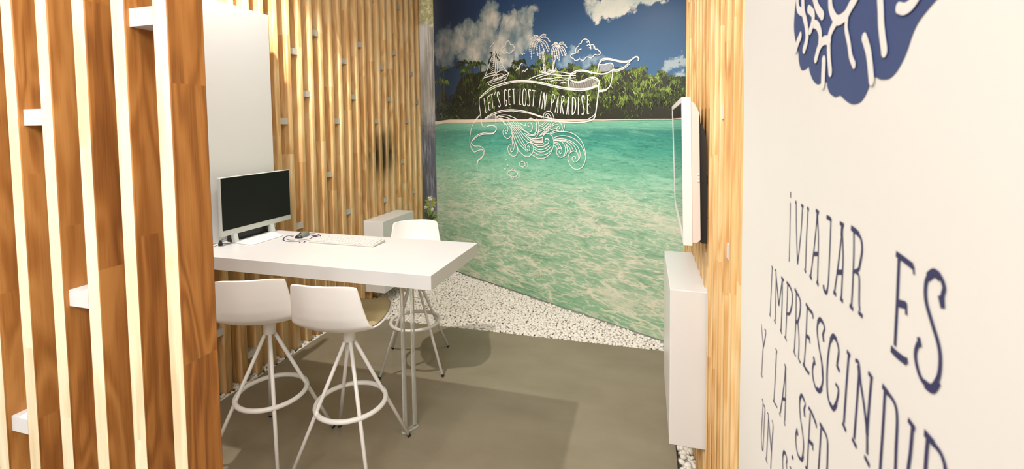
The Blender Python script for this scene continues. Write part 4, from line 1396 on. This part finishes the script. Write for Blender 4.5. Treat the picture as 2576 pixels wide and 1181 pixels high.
for i in range(26):
    x = r5.uniform(-hx + 0.02, hx - 0.02)
    r = r5.choice((0, 1, 2, 3, 4, 5))
    y0 = -hy + 0.013 + r * 0.0192
    zt_ = 0.0075 + (y0 + hy + 0.008) / (2 * hy) * 0.009 + 0.0031
    mk.add([(x, y0, zt_), (x + 0.005, y0, zt_), (x + 0.005, y0 + 0.004, zt_ + 0.0003), (x, y0 + 0.004, zt_ + 0.0003)], [(0, 1, 2, 3)])
mk.build('key_print', M['key_mark'], kb)['kind'] = 'stuff'

# ------------------------------------------------------------------ mouse on a printed emblem
mz = zf(690, 560, 300 / 2576)
sw = MB()
TN_ = [0]


def tdraw(pts, w, close=False):
    TN_[0] += 1
    q = []
    for p in pts:
        v = on_z(*mz(p), TAB)
        q.append((v.x, v.y))
    q = spline(q, 6)
    ribbon(sw, q, w, lambda a, b: (a, b, TAB + 0.0006 + TN_[0] * 0.00001))


for pts, w in (([(400, 300), (300, 290), (220, 330), (195, 375), (240, 405), (340, 418), (480, 418), (600, 405), (760, 395)], 0.008), ([(260, 360), (320, 382), (400, 386), (440, 380)], 0.007), ([(365, 305), (400, 305), (410, 290)], 0.006),
               ([(540, 425), (560, 442), (620, 442), (660, 425), (650, 408), (590, 405), (545, 415)], 0.006), ([(735, 240), (820, 235), (920, 250), (980, 275), (1000, 300)], 0.008), ([(520, 385), (620, 378), (720, 368), (780, 350), (820, 325)], 0.008),
               ([(770, 270), (830, 262)], 0.006)):
    tdraw(pts, w)
tdraw([(825, 275), (860, 290), (905, 300), (935, 290)], 0.022)
tdraw([(825, 310), (870, 315), (920, 302)], 0.016)
swo = sw.build('swirl_emblem', M['navy_dark'])
tag(swo, 'navy swirl emblem printed on the table top under the mouse', 'emblem')
ms_ = empty('computer_mouse', (-2.113, 2.432, TAB))
tag(ms_, 'grey computer mouse lying on the navy swirl emblem', 'mouse')


def dome(name, mat, y0, y1, hw_, hh, lift=0.0):
    mb = MB()
    nu, nv = 12, 14
    v = []
    for j in range(nv + 1):
        t = j / nv
        y = y0 + (y1 - y0) * t
        e = max(0.0, 1 - (2 * t - 1) ** 2) ** 0.45
        for i in range(nu + 1):
            a = math.pi * i / nu
            v.append((-math.cos(a) * hw_ * e, y, lift + 0.001 + math.sin(a) ** 0.8 * hh * e * (0.75 + 0.5 * t * (1.3 - t))))
    f = [(j * (nu + 1) + i, j * (nu + 1) + i + 1, (j + 1) * (nu + 1) + i + 1, (j + 1) * (nu + 1) + i) for j in range(nv) for i in range(nu)]
    f += [(j * (nu + 1), (j + 1) * (nu + 1), (j + 1) * (nu + 1) + nu, j * (nu + 1) + nu) for j in range(nv)]
    mb.add(v, f)
    return mb.build(name, mat, ms_, smooth=True)


dome('body', M['grey_plastic'], -0.058, 0.060, 0.031, 0.030)
dome('front_band', M['black_plastic'], -0.060, -0.030, 0.026, 0.018)
wh = MB().torus((0, 0, 0), 0.007, 0.003, 16, 8).build('scroll_wheel', M['rubber'], ms_, smooth=True)
wh.rotation_euler = (0, math.pi / 2, 0)
wh.location = (0, -0.028, 0.022)
ms_.rotation_euler = (0, 0, math.radians(8))

# ------------------------------------------------------------------ television on the right slats
tv = empty('television', (0.20, 2.45, 1.2))
tag(tv, 'flat television with white frame seen edge-on on the right slat wall', 'television')
TB = (0.20, 2.45, 1.2)


def tvp(t, z, dx=0.0):
    """point on the television's front: t 0 near .. 1 far"""
    y = 1.95 + t * 1.02
    zz = (z - 1.213) / 0.595
    x = (0.147 + (0.1715 - 0.147) * t) * (1 - zz) + (0.136 + (0.152 - 0.136) * t) * zz
    return Vector((x + dx, y, z))


def tv_slab(t0, t1, z0, z1, d0, d1):
    mb = MB()
    v = [tvp(t, z, d) for d in (d0, d1) for z in (z0, z1) for t in (t0, t1)]
    mb.add(v, [(0, 1, 3, 2), (4, 6, 7, 5), (0, 4, 5, 1), (2, 3, 7, 6), (0, 2, 6, 4), (1, 5, 7, 3)])
    return mb


Z0, Z1 = 1.213, 1.808
fr = MB()
for a in ((0, 1, Z1 - 0.022, Z1, 0, 0.034), (0, 1, Z0, Z0 + 0.026, 0, 0.034), (0, 0.022, Z0 + 0.026, Z1 - 0.022, 0, 0.034), (0.978, 1, Z0 + 0.026, Z1 - 0.022, 0, 0.034), (0.02, 0.98, Z0 + 0.02, Z1 - 0.02, 0.012, 0.034)):
    q = tv_slab(*a)
    fr.add(q.v, q.f)
sub(fr.build('frame', M['white_plastic'], tv), TB)
sub(tv_slab(0.022, 0.978, Z0 + 0.026, Z1 - 0.022, 0.003, 0.0115).build('screen', M['screen'], tv), TB)
hs = MB()
prof = [(0.0, Z0 + 0.012), (0.0, Z1 - 0.018), (0.012, Z1 - 0.022), (0.024, Z1 - 0.045), (0.031, Z1 - 0.062), (0.031, Z0 + 0.025), (0.018, Z0 + 0.012)]
n_ = len(prof)
v = []
for t in (0.004, 0.996):
    for (d, z) in prof:
        v.append(tvp(t, z, 0.034 + d))
hs.add(v, [tuple(range(n_)), tuple(range(n_, 2 * n_))[::-1]] + [(i, n_ + i, n_ + (i + 1) % n_, (i + 1) % n_) for i in range(n_)])
sub(hs.build('back_housing', M['pale_housing'], tv), TB)
bk = MB()
prof = [(0.0, Z0 + 0.012), (0.0, Z1 - 0.065), (0.006, Z1 - 0.075), (0.007, Z1 - 0.105), (0.014, Z1 - 0.110), (0.024, Z1 - 0.14), (0.028, Z1 - 0.17), (0.028, Z0 + 0.004), (0.006, Z0 + 0.004)]
n_ = len(prof)
v = []
for t in (0.03, 0.95):
    for (d, z) in prof:
        v.append(tvp(t, z, 0.065 + d - t * 0.02))
bk.add(v, [tuple(range(n_)), tuple(range(n_, 2 * n_))[::-1]] + [(i, n_ + i, n_ + (i + 1) % n_, (i + 1) % n_) for i in range(n_)])
sub(bk.build('back_casing', M['black_plastic'], tv), TB)
for z in (1.475, 1.488, 1.501):
    p = tvp(0, z, 0.060)
    sub(MB().box(p.x - 0.004, p.x + 0.004, p.y - 0.001, p.y + 0.004, z - 0.004, z + 0.004).build('button', M['white_plastic'], tv, bevel=0.001), TB)
sub(MB().box(0.22, SRX + 0.012, 1.990, 2.003, 1.478, 1.492).build('wall_bracket', M['black_plastic'], tv), TB)
cb = [Vector((0.246, 1.992, z)) for z in (1.70, 1.6, 1.5, 1.4, 1.34)] + [Vector((0.243, 1.99, 1.322)), Vector((0.236, 1.99, 1.316)), Vector((0.226, 1.992, 1.322))]
sub(MB().tube(cb, 0.0022, 6).build('cable', M['black_plastic'], tv, smooth=True), TB)

# ------------------------------------------------------------------ gravel
r3 = random.Random(5)


def pebble_mesh(seed):
    rr = random.Random(seed)
    bm = bmesh.new()
    bmesh.ops.create_uvsphere(bm, u_segments=7, v_segments=5, radius=1.0)
    off = Vector((rr.uniform(0, 50), rr.uniform(0, 50), rr.uniform(0, 50)))
    for vv in bm.verts:
        nv_ = mnoise.noise(vv.co * 1.1 + off)
        vv.co *= 1.0 + 0.38 * nv_
        vv.co.z *= 0.72
        vv.co.x *= rr.uniform(0.95, 1.05) * 1.15
    for fc in bm.faces:
        fc.smooth = True
    me = bpy.data.meshes.new('pebble')
    bm.to_mesh(me)
    bm.free()
    me.materials.append(M['pebble'])
    return me


PM = [pebble_mesh(i) for i in range(9)]
PV = [([v.co.copy() for v in me.vertices], [tuple(p.vertices) for p in me.polygons]) for me in PM]


def mural_y(x):
    return M0.y + (x - M0.x) * math.tan(MA)


spots = []


def scatter(x0, x1, y0, y1, step, ok, size, layers=2):
    for L in range(layers):
        y = y0
        while y < y1:
            x = x0
            while x < x1:
                px, py = x + r3.uniform(-0.5, 0.5) * step, y + r3.uniform(-0.5, 0.5) * step
                if ok(px, py):
                    spots.append((px, py, -0.030 + 0.0135 * L + r3.uniform(0, 0.010), size * r3.uniform(0.62, 1.15)))
                x += step
            y += step


scatter(-2.67, 0.25, 3.53, 5.2, 0.0235, lambda x, y: 3.532 + (x + 2.55) * 0.014 < y < mural_y(x) - 0.012 and -2.67 < x < 0.325, 0.0145)
for (a, b, y0, y1) in ((-2.672, -2.562, 1.55, 3.55), (0.170, 0.325, 1.7, 3.58)):
    def okk(x, y, a=a, b=b):
        if not (a < x < b):
            return False
        if a < -1:                                  # keep out of the slats
            ph = (y - 2.262) % PITCH
            return not (x < SLX + 0.008 and -0.008 < ph < 0.058) and not (x < SLX + 0.008 and ph > PITCH - 0.008)
        ph = (y - 1.315) % PITCH
        return not (x > SRX - 0.008 and ph < 0.058) and not (x > SRX - 0.008 and ph > PITCH - 0.008)
    scatter(a, b, y0, y1, 0.024, okk, 0.0155)
gb = empty('gravel_bed', (-1.2, 4.0, -0.03))
tag(gb, 'bed of white pebbles along the walls and under the beach mural', 'gravel')


def in_frame_size(q):
    p = Vector(q[:3]) - EYE
    z = p.dot(CF)
    if z < 0.1:
        return 0
    x, y = CXP + FPX * p.dot(CR) / z, CYP - FPX * p.dot(CU) / z
    vis = 0 < x < 2576 and 0 < y < 1181
    if 1660 < x and y < 1125:
        vis = False
    if x < 560:
        vis = False
    return q[3] / z if vis and q[2] > -0.025 else 0


order = sorted(range(len(spots)), key=lambda i: -in_frame_size(spots[i]))
big = set(order[:300])
rest = MB()
for i, (x, y, z, sz) in enumerate(spots):
    kk = r3.randrange(9)
    rot = Matrix.Rotation(r3.uniform(0, 6.28), 3, 'Z') @ Matrix.Rotation(r3.uniform(-0.5, 0.5), 3, 'X')
    if i in big:
        o = put('pebble', PM[kk], gb, (x + 1.2, y - 4.0, z + 0.03))
        o.rotation_euler = rot.to_euler()
        o.scale = (sz, sz, sz)
    else:
        vs, fs = PV[kk]
        rest.add([rot @ (c * sz) + Vector((x + 1.2, y - 4.0, z + 0.03)) for c in vs], fs)
ro = rest.build('pebbles', M['pebble'], gb, smooth=True)
ro['kind'] = 'stuff'
